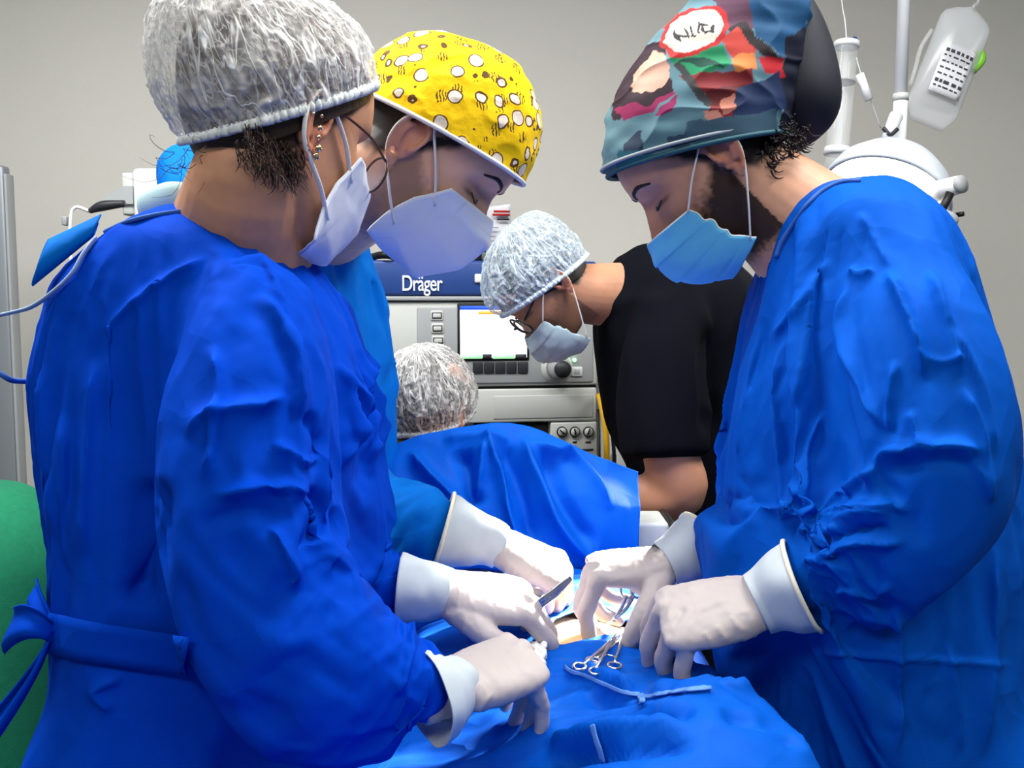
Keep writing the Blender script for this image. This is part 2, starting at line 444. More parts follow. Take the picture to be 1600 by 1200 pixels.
def skin_paint(me, Mh, skin, beard=None, beard_amt=0.0, dark_hair=None, red=(.55, .12, .09), seed=1, hairline=None):
    co = get_co(me); q = local(co, Mh); x, y, z = q.T
    base = np.array(skin)[None, :] * (1 + .10 * vnoise(co, 38, seed) + .05 * vnoise(co, 140, seed + 1))[:, None]
    # ears, nose and cheeks a touch redder
    def mixc(c, w): 
        nonlocal base
        base = base * (1 - w[:, None]) + np.array(c)[None, :] * w[:, None]
    ear = (np.exp(-((x + .010) / .024) ** 4 - (z / .036) ** 4) * (np.abs(y) > .0735)).clip(0, 1)
    mixc(red, .35 * ear)
    mixc(red, .25 * np.exp(-((x - .11) / .03) ** 2 - ((z + .02) / .02) ** 2 - (y / .02) ** 2))
    mixc(red, .35 * np.exp(-((z + .058) / .008) ** 2 - (y / .024) ** 2) * (x > .08))
    # lash line and brow
    for sd in (1, -1):
        mixc((.02, .012, .008), .9 * np.exp(-((y - sd * .034) / .015) ** 4 - ((z - .008 + .0 * y) / .0028) ** 2) * (x > .05))
        mixc((.30, .14, .10), .35 * np.exp(-((y - sd * .034) / .02) ** 2 - ((z - .016) / .012) ** 2) * (x > .05))
    if beard is not None:
        jl = np.exp(-((z + .062) / .042) ** 6) * (x > -.012) * (x < .2)
        up = np.clip((-.012 - z) / .018 + np.clip((.03 - x) / .02, 0, 1.4), 0, 1)       # sideburn climbs to the ear
        lower = np.clip((z + .125) / .02, 0, 1)
        cheek = np.clip(1 - (x - .02) / .05 * np.clip((z + .055) / .03, 0, 1), 0, 1)
        w = np.clip(up * lower * cheek * (x > -.005) * (1 - ear), 0, 1)
        w = np.clip(w * 1.3 + .30 * vnoise(co, 300, 3) * (w > .02) * (w < .9), 0, 1)
        mixc(beard, np.clip(w * beard_amt, 0, 1))
    if hairline is not None:       # cropped hair on the scalp, temples and nape
        w = np.clip((z - .002 - np.clip((x - .01) * 1.1, -.045, .2)) / .010 + .35 * vnoise(co, 120, 9), 0, 1) * (1 - ear) * (z > -.075)
        w = w * (x < .075 + .25 * (z - .03))
        mixc(hairline, w)
    paint(me, np.clip(base, 0, 1))
def brow_parts(Mh, r=.0030):
    out = []
    for sd in (1, -1):
        pts = [(.0925, .010, .033), (.0928, .018, .037), (.091, .028, .040), (.084, .041, .041), (.073, .053, .034)]
        out.append(xf(tube([(a, sd * b, c) for a, b, c in pts], [r * .6, r * 1.0, r * 1.15, r * .95, r * .4], n=8), Mh))
    return out
def lash_parts(Mh):
    out = []
    for sd in (1, -1):
        out.append(xf(tube([(.083, sd * .019, .009), (.0855, sd * .034, .005), (.076, sd * .049, .010)], [.0008, .0016, .0008], n=6), Mh))
    return out
# -- caps -------------------------------------------------------------
def cap_shape(Mh, zf, zb, off=.008, bulge=(), nth=160, nph=60, pleat=0.0, npl=46, seed=0, ce=(-.003, 0, .030), re=(.100, .079, .103), puff=0.0, sag=0.0, wr=0.0, inner=False, ymax=None):
    """dome over the skull above the tilted plane through z=zf at the forehead (x=.1) and z=zb at the nape (x=-.1)"""
    k = (zf - zb) / .2; z0 = (zf + zb) / 2
    n = np.array([-k, 0, 1.0]); n /= np.linalg.norm(n); e1 = np.array([n[2], 0, -n[0]]); e2 = np.array([0, 1.0, 0])
    ce = np.array(ce); re = np.array(re) + off
    c0 = np.array([ce[0], 0, z0 + k * ce[0]])
    rs = np.random.RandomState(seed); ph = rs.rand(8) * 6.28
    TH, T = np.meshgrid(np.arange(nth) * 2 * PI / nth, np.arange(nph) / (nph - 1), indexing='ij'); FI = T * PI / 2
    dr = np.cos(FI)[..., None] * (np.cos(TH)[..., None] * e1 + np.sin(TH)[..., None] * e2) + np.sin(FI)[..., None] * n
    o = (c0 - ce) / re; v = dr / re; a_ = (v * v).sum(-1); b_ = 2 * (v * o).sum(-1); c_ = (o * o).sum() - 1
    r = (-b_ + np.sqrt(np.maximum(b_ * b_ - 4 * a_ * c_, 0))) / (2 * a_)
    A = c0 + r[..., None] * dr; H = np.zeros((nth, nph))
    for bd, amp, sg in bulge:
        bd_ = np.array(bd, float); bd_ /= np.linalg.norm(bd_); ang = np.arccos(np.clip((dr * bd_).sum(-1), -1, 1))
        A = A + bd_ * (amp * np.exp(-(ang / sg) ** 2) * np.minimum(1, T * 9))[..., None]
    if puff: A = A + dr * (puff * np.minimum(1, T * 4) * (1 - .3 * T))[..., None]
    if pleat:
        w = TH + .10 * np.sin(3 * TH + ph[0]) + .06 * np.sin(9 * TH + T * 5 + ph[1]) + .03 * np.sin(23 * T + 5 * TH)
        h = (1 - np.abs(np.sin(npl * .5 * w))) ** 1.6; h2 = (1 - np.abs(np.sin(npl * .31 * w + ph[2] + 2 * T))) ** 2.2
        env = np.exp(-(T / .62) ** 2); H = (.6 * h + .55 * h2) * env; A = A + dr * (pleat * (H - .3 * env))[..., None]
    V = A.reshape(-1, 3)
    F = [(i * nph + j, ((i + 1) % nth) * nph + j, ((i + 1) % nth) * nph + j + 1, i * nph + j + 1) for i in range(nth) for j in range(nph - 1)]
    Vw = V @ np.array(Mh)[:3, :3].T + np.array(Mh)[:3, 3]
    band = A[:, 0]
    return Vw, F, H.ravel(), V, band
def crinkle(Vw, F, amt, sc, seed=0, sharp=True):
    """fine crumpled folds of thin fabric"""
    me = bpy.data.meshes.new('c'); me.from_pydata([tuple(v) for v in Vw], [], F); me.update(); no = get_no(me)
    q = Vw + .012 * np.stack([vnoise(Vw, 60, seed + k) for k in range(3)], 1)
    h = np.clip(ridged(q * np.array([1, 1, .55]), sc, seed + 5), 0, 1) ** 4
    h2 = np.clip(ridged(q, sc * 2.1, seed + 8), 0, 1) ** 4
    hh = .7 * h + .45 * h2
    set_co(me, Vw + no * (amt * hh)[:, None])
    return me, hh
def bouffant(Mh, parent, m_cap, m_band, zf, zb, bulge=(), puff=.012, pleat=.006, npl=60, crk=.004, seed=0, name='bouffant_cap', sc=55, off=.010):
    V, F, H, q, band = cap_shape(Mh, zf, zb, off, bulge, 300, 110, pleat, npl, seed, puff=puff)
    me, hh = crinkle(V, F, crk, sc, seed)
    w = np.clip(H * .8 + hh * .4, 0, 1)
    th = np.repeat(np.arange(300) * 2 * PI / 300, 110); tt = np.tile(np.arange(110) / 109, 300)
    at = me.attributes.new('CapPos', 'FLOAT_VECTOR', 'POINT')
    at.data.foreach_set('vector', np.stack([np.cos(th), np.sin(th), tt * .55], 1).ravel())
    paint(me, np.stack([w, w, w], 1), 'Fold')
    cap = link(name, me, m_cap, parent)
    # gathered elastic edge
    bw = band @ np.array(Mh)[:3, :3].T + np.array(Mh)[:3, 3]; rs = np.random.RandomState(seed)
    up = np.array(Mh)[:3, :3] @ np.array([0, 0, 1.0]); up /= np.linalg.norm(up)
    N = len(bw); c = bw.mean(0)
    pts = []; rad = []
    for i in range(N):
        o = bw[i] - c; o /= np.linalg.norm(o); r = math.sin(i * 2.1 + 1.5 * math.sin(i * .37)); r2 = math.sin(i * 3.3)
        pts.append(bw[i] + o * (.0006 + .0012 * r) + up * (-.0008 + .0010 * r2)); rad.append((.0030 + .0007 * r, .0052 + .0010 * r2))
    b = put('elastic_band', tube(pts, rad, n=8, spline=False, closed=True, ref=up), m_band, cap)
    return cap
def child(o, parent_part, root):
    """sub-part: parent to a part that itself hangs from root (both untransformed relative to the world)"""
    o.parent = parent_part; return o
# -- masks ------------------------------------------------------------
def mask_sheet(Mh, center, edge, hw, pw=1.6, nu=61, nv=31, pleats=0.0, thick=.0016, gather=0.0, wr=0.0, seed=0, seams=(), tent=False):
    """center / edge: lists of (x, z) from nose bridge to chin; mirrored left and right"""
    def linear(p):
        p = np.array(p, float); L = np.r_[0, np.cumsum(np.linalg.norm(np.diff(p, axis=0), axis=1))]; u = np.linspace(0, L[-1], nv)
        return np.stack([np.interp(u, L, p[:, 0]), np.interp(u, L, p[:, 1])], 1)
    f_ = linear if tent else (lambda p: catmull(np.array(p, float), nv))
    C = f_(center); E = f_(edge); A = np.zeros((nu, nv, 3))
    for i in range(nu):
        s = -1 + 2 * i / (nu - 1); a = abs(s); w = a ** pw
        for j in range(nv):
            t = j / (nv - 1)
            x = C[j, 0] * (1 - w) + E[j, 0] * w; z = C[j, 1] * (1 - w) + E[j, 1] * w
            y = s * (hw * (1 - .0 * a))
            yy = math.copysign(hw * math.sin(min(1, a) * PI / 2 * .92) / math.sin(PI / 2 * .92), s)
            if tent: yy = s * hw
            d = 0
            if pleats: d = pleats * (((t * 3.5) % 1.0) - .5) * (1 - a ** 3 * .3) * (1 if .12 < t < .9 else 0)
            if gather: d += gather * math.sin(t * 26 + 2 * s) * a ** 3
            for s0, amp, wd in seams: d += amp * math.exp(-((a - s0) / wd) ** 2)
            A[i, j] = (x + d, yy, z)
    if wr:
        f = A.reshape(-1, 3); A = A + (wr * vnoise(f, 45, seed).reshape(nu, nv) + wr * .6 * vnoise(f, 110, seed + 2).reshape(nu, nv))[:, :, None] * np.array([1, 0, 0])
    return A, xf(sheet(A, thick), Mh)
def loops(Mh, A, r=.0013, top=.06, bot=.93, sides=(1, -1), flat=1.6, inset=2):
    """ear loops from the mask's side edge over the ear"""
    out = []; nu, nv = A.shape[:2]
    for sd in sides:
        i = nu - 1 - inset if sd > 0 else inset
        a = A[i, int(top * (nv - 1))]; b = A[i, int(bot * (nv - 1))]
        e = .0035
        pts = [a + np.array([0, sd * .002, 0]), a * .5 + np.array([.008, sd * .078, .028]) * .5 + np.array([0, sd * .005, 0]),
               (.007, sd * .0785, .024), (-.002, sd * .080, .034), (-.016, sd * .083, .034), (-.027, sd * .086, .018), (-.029, sd * .086, -.002), (-.020, sd * .082, -.024),
               np.array([-.016, sd * .080, -.03]) * .5 + b * .5 + np.array([0, sd * .006, 0]), b + np.array([0, sd * .002, 0])]
        out.append(xf(tube(pts, [(r, r * flat)] * len(pts), n=8, ref=(0, 1, .01)), Mh))
    return out
# -- gloved hands -----------------------------------------------------
FING = [((.090, .030, .003), (.044, .027, .022), .0098), ((.095, .0095, .006), (.048, .031, .023), .0100),
        ((.089, -.0115, .004), (.044, .029, .023), .0096), ((.080, -.0295, -.001), (.035, .022, .020), .0086)]
def hand_parts(Mw, side, fingers, thumb, s=1.0, k=1.0):
    """hand frame: x to the fingers, y to the thumb (times side), z dorsal. fingers = 4 x (spread, mcp, pip, dip); thumb = 3 directions"""
    parts = []
    S = []
    for x, w, t, y0, z0 in [(-.035, .026, .020, 0, 0), (-.012, .026, .0195, 0, 0), (.004, .029, .0195, .001, 0), (.025, .0375, .019, .002, -.002), (.05, .041, .018, .001, -.001), (.075, .0415, .0155, 0, .001), (.092, .039, .0125, 0, .002), (.102, .033, .008, 0, .002)]:
        S.append([(x, y0 + w * math.copysign(abs(math.cos(a)) ** .85, math.cos(a)), z0 + t * math.copysign(abs(math.sin(a)) ** .85, math.sin(a))) for a in [2 * PI * i / 28 for i in range(28)]])
    parts.append(rings(S))
    for (b, L, r), (sp, m, p, d) in zip(FING, fingers):
        pts = [np.array(b) - np.array([.03, b[1] * .28, .002])]; cur = np.array(b, float); pts.append(cur)
        ang = 0; sp = math.radians(sp); rr = [r * 1.0, r * 1.16]
        for l, a in zip(L, (m, p, d)):
            ang += math.radians(a)
            cur = cur + l * np.array([math.cos(ang) * math.cos(sp), math.cos(ang) * math.sin(sp) if m < 60 else math.sin(sp) * .5, -math.sin(ang)])
            pts.append(cur); rr.append(r * (1.05, .97, .80)[len(rr) - 2])
        Q = [pts[0]]; RR = [rr[0]]
        for a0, a1, r0, r1 in zip(pts[:-1], pts[1:], rr[:-1], rr[1:]):
            Q += [a0 * .5 + a1 * .5, a1]; RR += [(r0 + r1) / 2 * .965, r1]
        parts.append(tube(Q, [x * k for x in RR], n=12, seg=26)); parts.append(ball(pts[-1], rr[-1] * k))
    cur = np.array([.016, .024, -.008]); pts = [cur - np.array([.012, .012, 0]), cur]; rr = [.012, .0150]
    for l, dr, r in zip((.045, .034, .027), thumb, (.0132, .0118, .0092)):
        dr = np.array(dr, float); dr /= np.linalg.norm(dr); cur = cur + l * dr; pts.append(cur); rr.append(r)
    parts.append(tube(pts, [x * k for x in rr], n=12, seg=22)); parts.append(ball(pts[-1], rr[-1] * k)); parts.append(ball((.032, .026, -.012), (.026, .016, .015)))
    Ms = Mw @ Matrix.Diagonal((s, s * side, s, 1))
    out = [xf(q, Ms) for q in parts]
    if side < 0: out = [(v, [tuple(reversed(f)) for f in fs]) for v, fs in out]
    return out
def hand_frame(wrist, fwd, dorsal):
    f = npv(fwd); f /= np.linalg.norm(f); n = npv(dorsal); n = n - f * (n @ f); n /= np.linalg.norm(n); y = np.cross(n, f)
    M = Matrix(((f[0], y[0], n[0], wrist[0]), (f[1], y[1], n[1], wrist[1]), (f[2], y[2], n[2], wrist[2]), (0, 0, 0, 1)))
    return M
def glove(parent, wrist, fwd, dorsal, side, fingers, thumb, m_glove, m_cuff, s=1.0, cuff=None, name='glove', rim=True, wrinkle=(), k=1.0):
    """cuff = list of (point, radius) from the wrist up the forearm"""
    M = hand_frame(wrist, fwd, dorsal)
    me = fuse(hand_parts(M, side, fingers, thumb, s, k), .0023, 4)
    co = get_co(me); no = get_no(me)
    q = co @ np.array(M)[:3, :3]
    h = np.clip(ridged(q * np.array([1.0, .35, .35]), 95, 3), 0, 1) ** 3
    lx = local(co, M)[:, 0] / s
    set_co(me, co + no * ((.0009 * h * np.exp(-((lx - .0) / .035) ** 2) + .0005 * h + .0004 * vnoise(co, 160, 4)))[:, None])
    if wrinkle: creases(me, wrinkle)
    g = link(name, me, m_glove, parent)
    if cuff:
        pts = [c[0] for c in cuff]; rad = [c[1] for c in cuff]
        A = catmull(np.hstack([[npv(p) for p in pts], [[r] for r in rad]]), 26)
        rad2 = A[:, 3]
        part = tube(A[:, :3], list(rad2), n=40, spline=False, caps=False)
        V = np.array(part[0]); nn = vnoise(V, 42, 7) * .0022 + vnoise(V * np.array([1, 1, .6]), 85, 2) * .0010
        ctr = np.repeat(A[:, :3], 40, 0); o = V - ctr; o /= np.linalg.norm(o, axis=1)[:, None]
        V = V + o * nn[:, None]
        c_ = put('glove_cuff', (list(V), part[1]), m_cuff); md = c_.modifiers.new('t', 'SOLIDIFY'); md.thickness = .0012; md.offset = -1
        child(c_, g, parent)
        if rim:
            e = V[-40:]
            r_ = put('rolled_rim', tube(e, .0026, n=8, spline=False, closed=True), MATS['latex_rim']); child(r_, c_, parent)
            # sub-part depth limit: the rim hangs from the glove
            r_.parent = g
    return g, M
# ------------------------------------------------------------------ materials
mat('wall_paint', rgb(205, 203, 196), rough=.85, bump=(220, .25, .002), var=(1.3, .03))
mat('ceiling_paint', rgb(225, 225, 222), rough=.9)
mat('wall_tile', rgb(112, 120, 122), rough=.6)
mat('floor_vinyl', rgb(84, 90, 92), rough=.4, var=(3, .05))
mat('gown_blue', rgb(0, 64, 186), rough=.75, spec=.04, bump=(1400, .22, .0006), crumple=(6.0, .45, .030), var=(60, .03))
mat('gown_cyan', rgb(0, 100, 190), rough=.7, spec=.06, bump=(1400, .22, .0006), crumple=(6.0, .45, .030), var=(60, .03))
mat('gown_blue_light', rgb(0, 78, 180), rough=.7, spec=.06, bump=(1400, .22, .0006), crumple=(6.0, .45, .030), var=(60, .03))
mat('drape_blue', rgb(0, 84, 190), rough=.6, spec=.10, bump=(1400, .2, .0005), crumple=(6.0, .45, .030), var=(40, .03))
mat('trim_blue', rgb(40, 90, 170), rough=.7)
mat('tie_pale', rgb(170, 195, 230), rough=.7)
mat('undershirt', rgb(176, 205, 208), rough=.9, bump=(900, .2, .0005))
mat('black_cloth', rgb(15, 16, 22), rough=1.0, spec=.03, bump=(1200, .3, .0006))
mat('skin', (.5, .3, .2), rough=.5, spec=.35, sss=.12, attr='Col', bump=(700, .12, .0005))
mat('latex_glove', rgb(184, 174, 171), rough=.5, spec=.4, sss=.05, bump=(260, .12, .0008), var=(30, .03))
mat('latex_cuff', rgb(190, 200, 204), rough=.55, spec=.4, var=(45, .06))
mat('latex_rim', rgb(228, 222, 196), rough=.5)
mat('hair_dark', rgb(26, 20, 18), rough=.5, spec=.4, bump=(180, .5, .003, (1, 1, .12)))
mat('hair_brown', rgb(58, 42, 33), rough=.5, spec=.4, bump=(160, .5, .003, (1, 1, .12)), var=(40, .25))
mat('band_white', rgb(205, 210, 212), rough=.8)
mat('mask_white', rgb(216, 221, 232), rough=.8, bump=(700, .2, .0005))
mat('mask_lilac', rgb(224, 232, 242), rough=.8, bump=(700, .2, .0005))
mat('mask_blue', rgb(92, 182, 226), rough=.75, bump=(700, .2, .0005))
mat('mask_pale', rgb(178, 202, 212), rough=.75, bump=(700, .2, .0005))
mat('loop_white', rgb(232, 232, 228), rough=.7)
mat('print_grey', rgb(70, 76, 96), rough=.8)
mat('steel', rgb(200, 202, 205), rough=.25, metal=1.0)
mat('gold', rgb(230, 205, 165), rough=.2, metal=1.0)
mat('frame_brown', rgb(74, 40, 32), rough=.35)
mat('frame_black', rgb(18, 18, 22), rough=.3)
mat('lens', (.95, .97, 1), rough=.05, alpha=.18, spec=.8)
mat('plastic_white', rgb(222, 224, 226), rough=.4)
mat('lamp_white', rgb(198, 206, 216), rough=.35)
mat('plastic_grey', rgb(150, 154, 156), rough=.5)
mat('plastic_light', rgb(186, 190, 186), rough=.5)
mat('plastic_dark', rgb(40, 42, 48), rough=.45)
mat('black', rgb(14, 14, 16), rough=.5)
mat('navy', rgb(36, 66, 130), rough=.45)
mat('paper', rgb(205, 206, 212), rough=.8)
mat('red_print', rgb(170, 28, 34), rough=.7)
mat('text_white', rgb(215, 222, 235), rough=.6)
mat('text_dark', rgb(50, 52, 60), rough=.7)
mat('green_cloth', rgb(16, 120, 84), rough=.85, bump=(500, .5, .002), var=(90, .12))
mat('yellow_hose', rgb(214, 166, 20), rough=.5)
mat('gauze', rgb(235, 235, 232), rough=.9, bump=(500, .5, .002))

def net_material(name, tint, lo, hi, k=4.6, thin=.042):
    """thin white non-woven: see-through, denser along its gathers and crinkles"""
    m = bpy.data.materials.new(name); m.use_nodes = True; N = m.node_tree.nodes; L = m.node_tree.links; b = N['Principled BSDF']
    b.inputs['Base Color'].default_value = (*tint, 1); b.inputs['Roughness'].default_value = .85; b.inputs['Specular IOR Level'].default_value = .2
    a = N.new('ShaderNodeAttribute'); a.attribute_name = 'Fold'; c = N.new('ShaderNodeAttribute'); c.attribute_name = 'CapPos'
    tc = N.new('ShaderNodeTexCoord')
    def M2(op, x, y=None, z=None):
        n = N.new('ShaderNodeMath'); n.operation = op
        for i, v in enumerate((x, y, z)):
            if v is None: continue
            if isinstance(v, (int, float)): n.inputs[i].default_value = v
            else: L.new(v, n.inputs[i])
        return n.outputs[0]
    def lines(src, scale, w, det=2.0, dist=0.6):
        nz = N.new('ShaderNodeTexNoise'); nz.inputs['Scale'].default_value = scale; nz.inputs['Detail'].default_value = det; nz.inputs['Distortion'].default_value = dist
        L.new(src, nz.inputs['Vector'])
        d = M2('ABSOLUTE', M2('SUBTRACT', nz.outputs['Fac'], .5))
        mr = N.new('ShaderNodeMapRange'); mr.interpolation_type = 'SMOOTHSTEP'; L.new(d, mr.inputs[0]); mr.inputs[1].default_value = w; mr.inputs[2].default_value = 0; mr.inputs[3].default_value = 0; mr.inputs[4].default_value = 1
        return mr.outputs[0]
    l1 = lines(c.outputs['Vector'], k, thin); l2 = lines(c.outputs['Vector'], k * 2.2, thin * 1.6); l3 = lines(tc.outputs['Object'], 42, thin * 1.1, 3)
    h = M2('MAXIMUM', M2('MAXIMUM', l1, M2('MULTIPLY', l2, .6)), M2('MULTIPLY', l3, .45))
    nz = N.new('ShaderNodeTexNoise'); nz.inputs['Scale'].default_value = 26; nz.inputs['Detail'].default_value = 5; L.new(tc.outputs['Object'], nz.inputs['Vector'])
    h = M2('ADD', M2('MAXIMUM', h, M2('MULTIPLY', a.outputs['Fac'], .8)), M2('MULTIPLY', M2('SUBTRACT', nz.outputs['Fac'], .5), .6))
    mr = N.new('ShaderNodeMapRange'); mr.inputs[1].default_value = 0; mr.inputs[2].default_value = 1; mr.inputs[3].default_value = lo; mr.inputs[4].default_value = hi
    L.new(h, mr.inputs[0]); L.new(mr.outputs[0], b.inputs['Alpha'])
    bp = N.new('ShaderNodeBump'); bp.inputs['Strength'].default_value = .5; bp.inputs['Distance'].default_value = .003; L.new(h, bp.inputs['Height']); L.new(bp.outputs[0], b.inputs['Normal'])
    MATS[name] = m; return m
net_material('net_white', rgb(232, 232, 230), .12, .98)
net_material('net_blue', rgb(206, 222, 234), .22, .96)

# ------------------------------------------------------------------ the room
X0, X1, Y0, Y1 = -2.4, 2.3, -2.2, 3.0
struct(put('floor', rbox((X0, Y0, -.1), (X1, Y1, 0), 0), MATS['floor_vinyl'], smooth=False))
struct(put('ceiling', rbox((X0, Y0, CEIL), (X1, Y1, CEIL + .1), 0), MATS['ceiling_paint'], smooth=False))
struct(put('wall_back', rbox((X0, Y1, -.1), (X1, Y1 + .1, CEIL + .1), 0), MATS['wall_paint'], smooth=False))
struct(put('wall_front', rbox((X0, Y0 - .1, -.1), (X1, Y0, CEIL + .1), 0), MATS['wall_tile'], smooth=False))
struct(put('wall_left', rbox((X0 - .1, Y0 - .1, -.1), (X0, Y1 + .1, CEIL + .1), 0), MATS['wall_tile'], smooth=False))
struct(put('wall_right', rbox((X1, Y0 - .1, -.1), (X1 + .1, Y1 + .1, CEIL + .1), 0), MATS['wall_tile'], smooth=False))
mat('panel_glow', (1, 1, 1), emit=((1, .985, .95), 2.0))
for i, (x, y, pw) in enumerate(PANELS):
    t = thing('ceiling_light', ['fluorescent ceiling panel above the people on the left', 'fluorescent ceiling panel above the patient on the right',
                                'fluorescent ceiling panel behind the viewer on the left', 'fluorescent ceiling panel behind the viewer on the right'][i],
              'ceiling light', (x, y, CEIL), 'fluorescent ceiling panels')
    put('housing', rbox((x - .6, y - .3, CEIL - .05), (x + .6, y + .3, CEIL), .006), MATS['plastic_white'], t)
    put('diffuser', rbox((x - .575, y - .275, CEIL - .062), (x + .575, y + .275, CEIL - .05), .003), MATS['panel_glow'], t)
# ------------------------------------------------------------------ people
def shr(l, k, kh=None): return [(a, (b + c) / 2 - (c - b) / 2 * k, (b + c) / 2 + (c - b) / 2 * k, d, h * (kh or k)) for a, b, c, d, h in l]
def join(meshes):
    bm = bmesh.new()
    for m_ in meshes: bm.from_mesh(m_)
    me = bpy.data.meshes.new('j'); bm.to_mesh(me); bm.free(); return me
def legs(root, cx, cy, top, m_tr, m_sh, yaw=0.0, gap=.09):
    """trousers and clogs under the gown"""
    c, s = math.cos(yaw), math.sin(yaw)
    tr = []
    for sd in (1, -1):
        x, y = cx - s * gap * sd, cy + c * gap * sd
        tr.append(tube([(x, y, top), (x, y, .45), (x, y, .07)], [.085, .068, .06], n=16))
    put('trousers', tr, m_tr, root)
    for sd in (1, -1):
        x, y = cx - s * gap * sd, cy + c * gap * sd
        a = Matrix.Translation((x, y, 0)) @ Matrix.Rotation(yaw, 4, 'Z')
        put('shoe', xf(rings([[(xx, w * math.cos(t), h * (.5 + .5 * math.sin(t))) for t in [2 * PI * q / 20 for q in range(20)]] for xx, w, h in
             [(-.085, .012, .05), (-.08, .032, .075), (-.02, .040, .085), (.06, .047, .075), (.13, .045, .055), (.17, .030, .04), (.18, .008, .02)]]), a), m_sh, root)
def gown_mesh(T, arms, voxel=.0115, smooth=6, pinfn=None, core=.80, armk=.55, strokes=(), sub=1, **kw):
    g = fuse([torso(T)] + [limb(a) for a in arms], voxel, smooth)
    inner = fuse([torso(shr(T, core))] + [limb(a, k=armk) for a in arms], .02, 2)
    co = get_co(g); px, py, d = proj(co)
    out = simulate(g, [inner], pinfn(px, py, d), **kw)
    out = subdivided(out, sub)
    inner = fuse([torso(shr(T, core * .82, core * .62))] + [limb(a, k=armk * .75) for a in arms], .02, 2)
    facets(out, .15, .024, 3, (1, 1, .42)); facets(out, .075, .005, 9, (1, 1, .5))
    if strokes: creases(out, strokes)
    return out, inner
mat('scrub_teal', rgb(60, 110, 120), rough=.8)
mat('clog', rgb(225, 228, 226), rough=.5)
GL, CU = MATS['latex_glove'], MATS['latex_cuff']

# ================= the woman in front on the left =================
wm = thing('person', 'woman in royal blue surgical gown and white bouffant cap, nearest on the left', 'person', (-.36, 1.05, 0), 'surgical team')
MW = head_matrix(433, 217, 1.0, 49, 16, 0, 1.0)
wt = [(322, 288, 350, 1.05, .04), (348, 212, 405, 1.05, .095), (390, 148, 470, 1.05, .145), (450, 75, 540, 1.05, .172), (550, 52, 590, 1.05, .175), (700, 35, 605, 1.05, .17),
      (850, 62, 570, 1.05, .16), (960, 105, 500, 1.05, .145), (1060, 70, 480, 1.05, .16), (1200, 30, 480, 1.05, .18), (1500, -40, 490, 1.05, .19), (1800, -60, 490, 1.05, .19)]
wa = [(405, 440, .93, .06), (400, 560, .89, .090), (395, 710, .865, .100), (392, 840, .855, .100), (455, 965, .84, .084), (575, 1052, .835, .060), (704, 1084, .852, .026)]
wb = [(480, 470, 1.14, .06), (520, 650, 1.16, .068), (530, 830, 1.15, .065), (570, 900, 1.13, .055), (640, 922, 1.10, .038)]
def wpin(px, py, d):
    p = np.clip((400 - py) / 60, 0, 1); p = np.maximum(p, np.clip((px - 655) / 25, 0, 1) * (d < .95)); p = np.maximum(p, (py > 1720) * 1.0)
    return np.maximum(p, np.clip((px - 610) / 25, 0, 1) * (d > 1.05) * (py > 800))
WSTROKES = [(.010, 9, [(330, 535), (345, 620), (320, 760)], 's'), (.012, 14, [(152, 545), (142, 700), (132, 880)], 's'),
            (-.020, 24, [(236, 740), (230, 850), (212, 960)]), (.010, 12, [(292, 690), (318, 655), (362, 642), (420, 630), (450, 612)], 's'), (.010, 9, [(330, 780), (420, 760), (500, 775)], 's'),
            (.012, 9, [(420, 820), (455, 880), (460, 930)], 's'), (.012, 10, [(460, 890), (520, 868), (570, 940)], 's'),
            (.010, 8, [(585, 540), (590, 620), (560, 720)], 's'), (.010, 10, [(400, 450), (460, 560), (465, 660)], 'r'), (-.010, 12, [(470, 760), (500, 800), (470, 880)]),
            (.010, 9, [(500, 1060), (560, 1050), (640, 1010)], 's'), (.010, 9, [(575, 935), (590, 980), (560, 1040)], 's'), (.008, 8, [(640, 960), (635, 1020), (620, 1090)], 's'),
            (.006, 7, [(160, 520), (240, 450), (330, 400)], 's'), (.007, 8, [(180, 1115), (150, 1080), (195, 1055)], 's'), (.006, 7, [(560, 550), (600, 560), (620, 640)], 's'),
            (.004, 5, [(372, 348), (425, 430), (460, 540), (468, 640)], 's'), (.012, 9, [(590, 545), (562, 620), (545, 700)], 'f'), (.010, 8, [(520, 560), (558, 640), (530, 740)], 's'), (.010, 8, [(604, 560), (602, 650), (572, 730)], 's'),
            (.008, 7, [(425, 690), (470, 722), (508, 715)], 's'), (.010, 9, [(430, 1005), (520, 985), (602, 930)], 's'), (.010, 8, [(622, 955), (604, 1040), (636, 1100)], 's'), (-.008, 9, [(480, 640), (500, 700), (480, 740)]),
            (.007, 8, [(62, 560), (72, 700), (92, 850)], 's'), (.007, 8, [(98, 640), (102, 760), (112, 900)], 's'), (-.005, 14, [(300, 822), (390, 798), (470, 806)])]
wg, wi = gown_mesh(wt, [wa, wb], pinfn=wpin, strokes=WSTROKES, frames=12, shrink=-.07, armk=.72, sub=2)
link('gown', wg, MATS['gown_blue'], wm)
hm = make_head(MW, P(368, 400, 1.04), .084, 1.0, voxel=.0024)
skin_paint(hm, MW, rgb(200, 146, 114), seed=2, hairline=rgb(84, 60, 46))
paint(wi, np.full((len(wi.vertices), 3), rgb(196, 140, 108)))
link('body', join([hm, wi]), MATS['skin'], wm)
legs(wm, -.40, 1.05, .8, MATS['scrub_teal'], MATS['clog'])
# hair under the cap and the wisps on the nape
V, F, H, q, band = cap_shape(MW, .095, -.075, .004, [((-.75, 0, .5), .022, .6)], 80, 30)
hr = put('hair', [(list(V), F)], MATS['hair_brown'], wm)
cap = bouffant(MW, wm, MATS['net_white'], MATS['band_white'], .108, -.045, [((-.9, 0, .25), .036, .6)], puff=.014, pleat=.004, npl=64, crk=.0025, seed=3, sc=48)

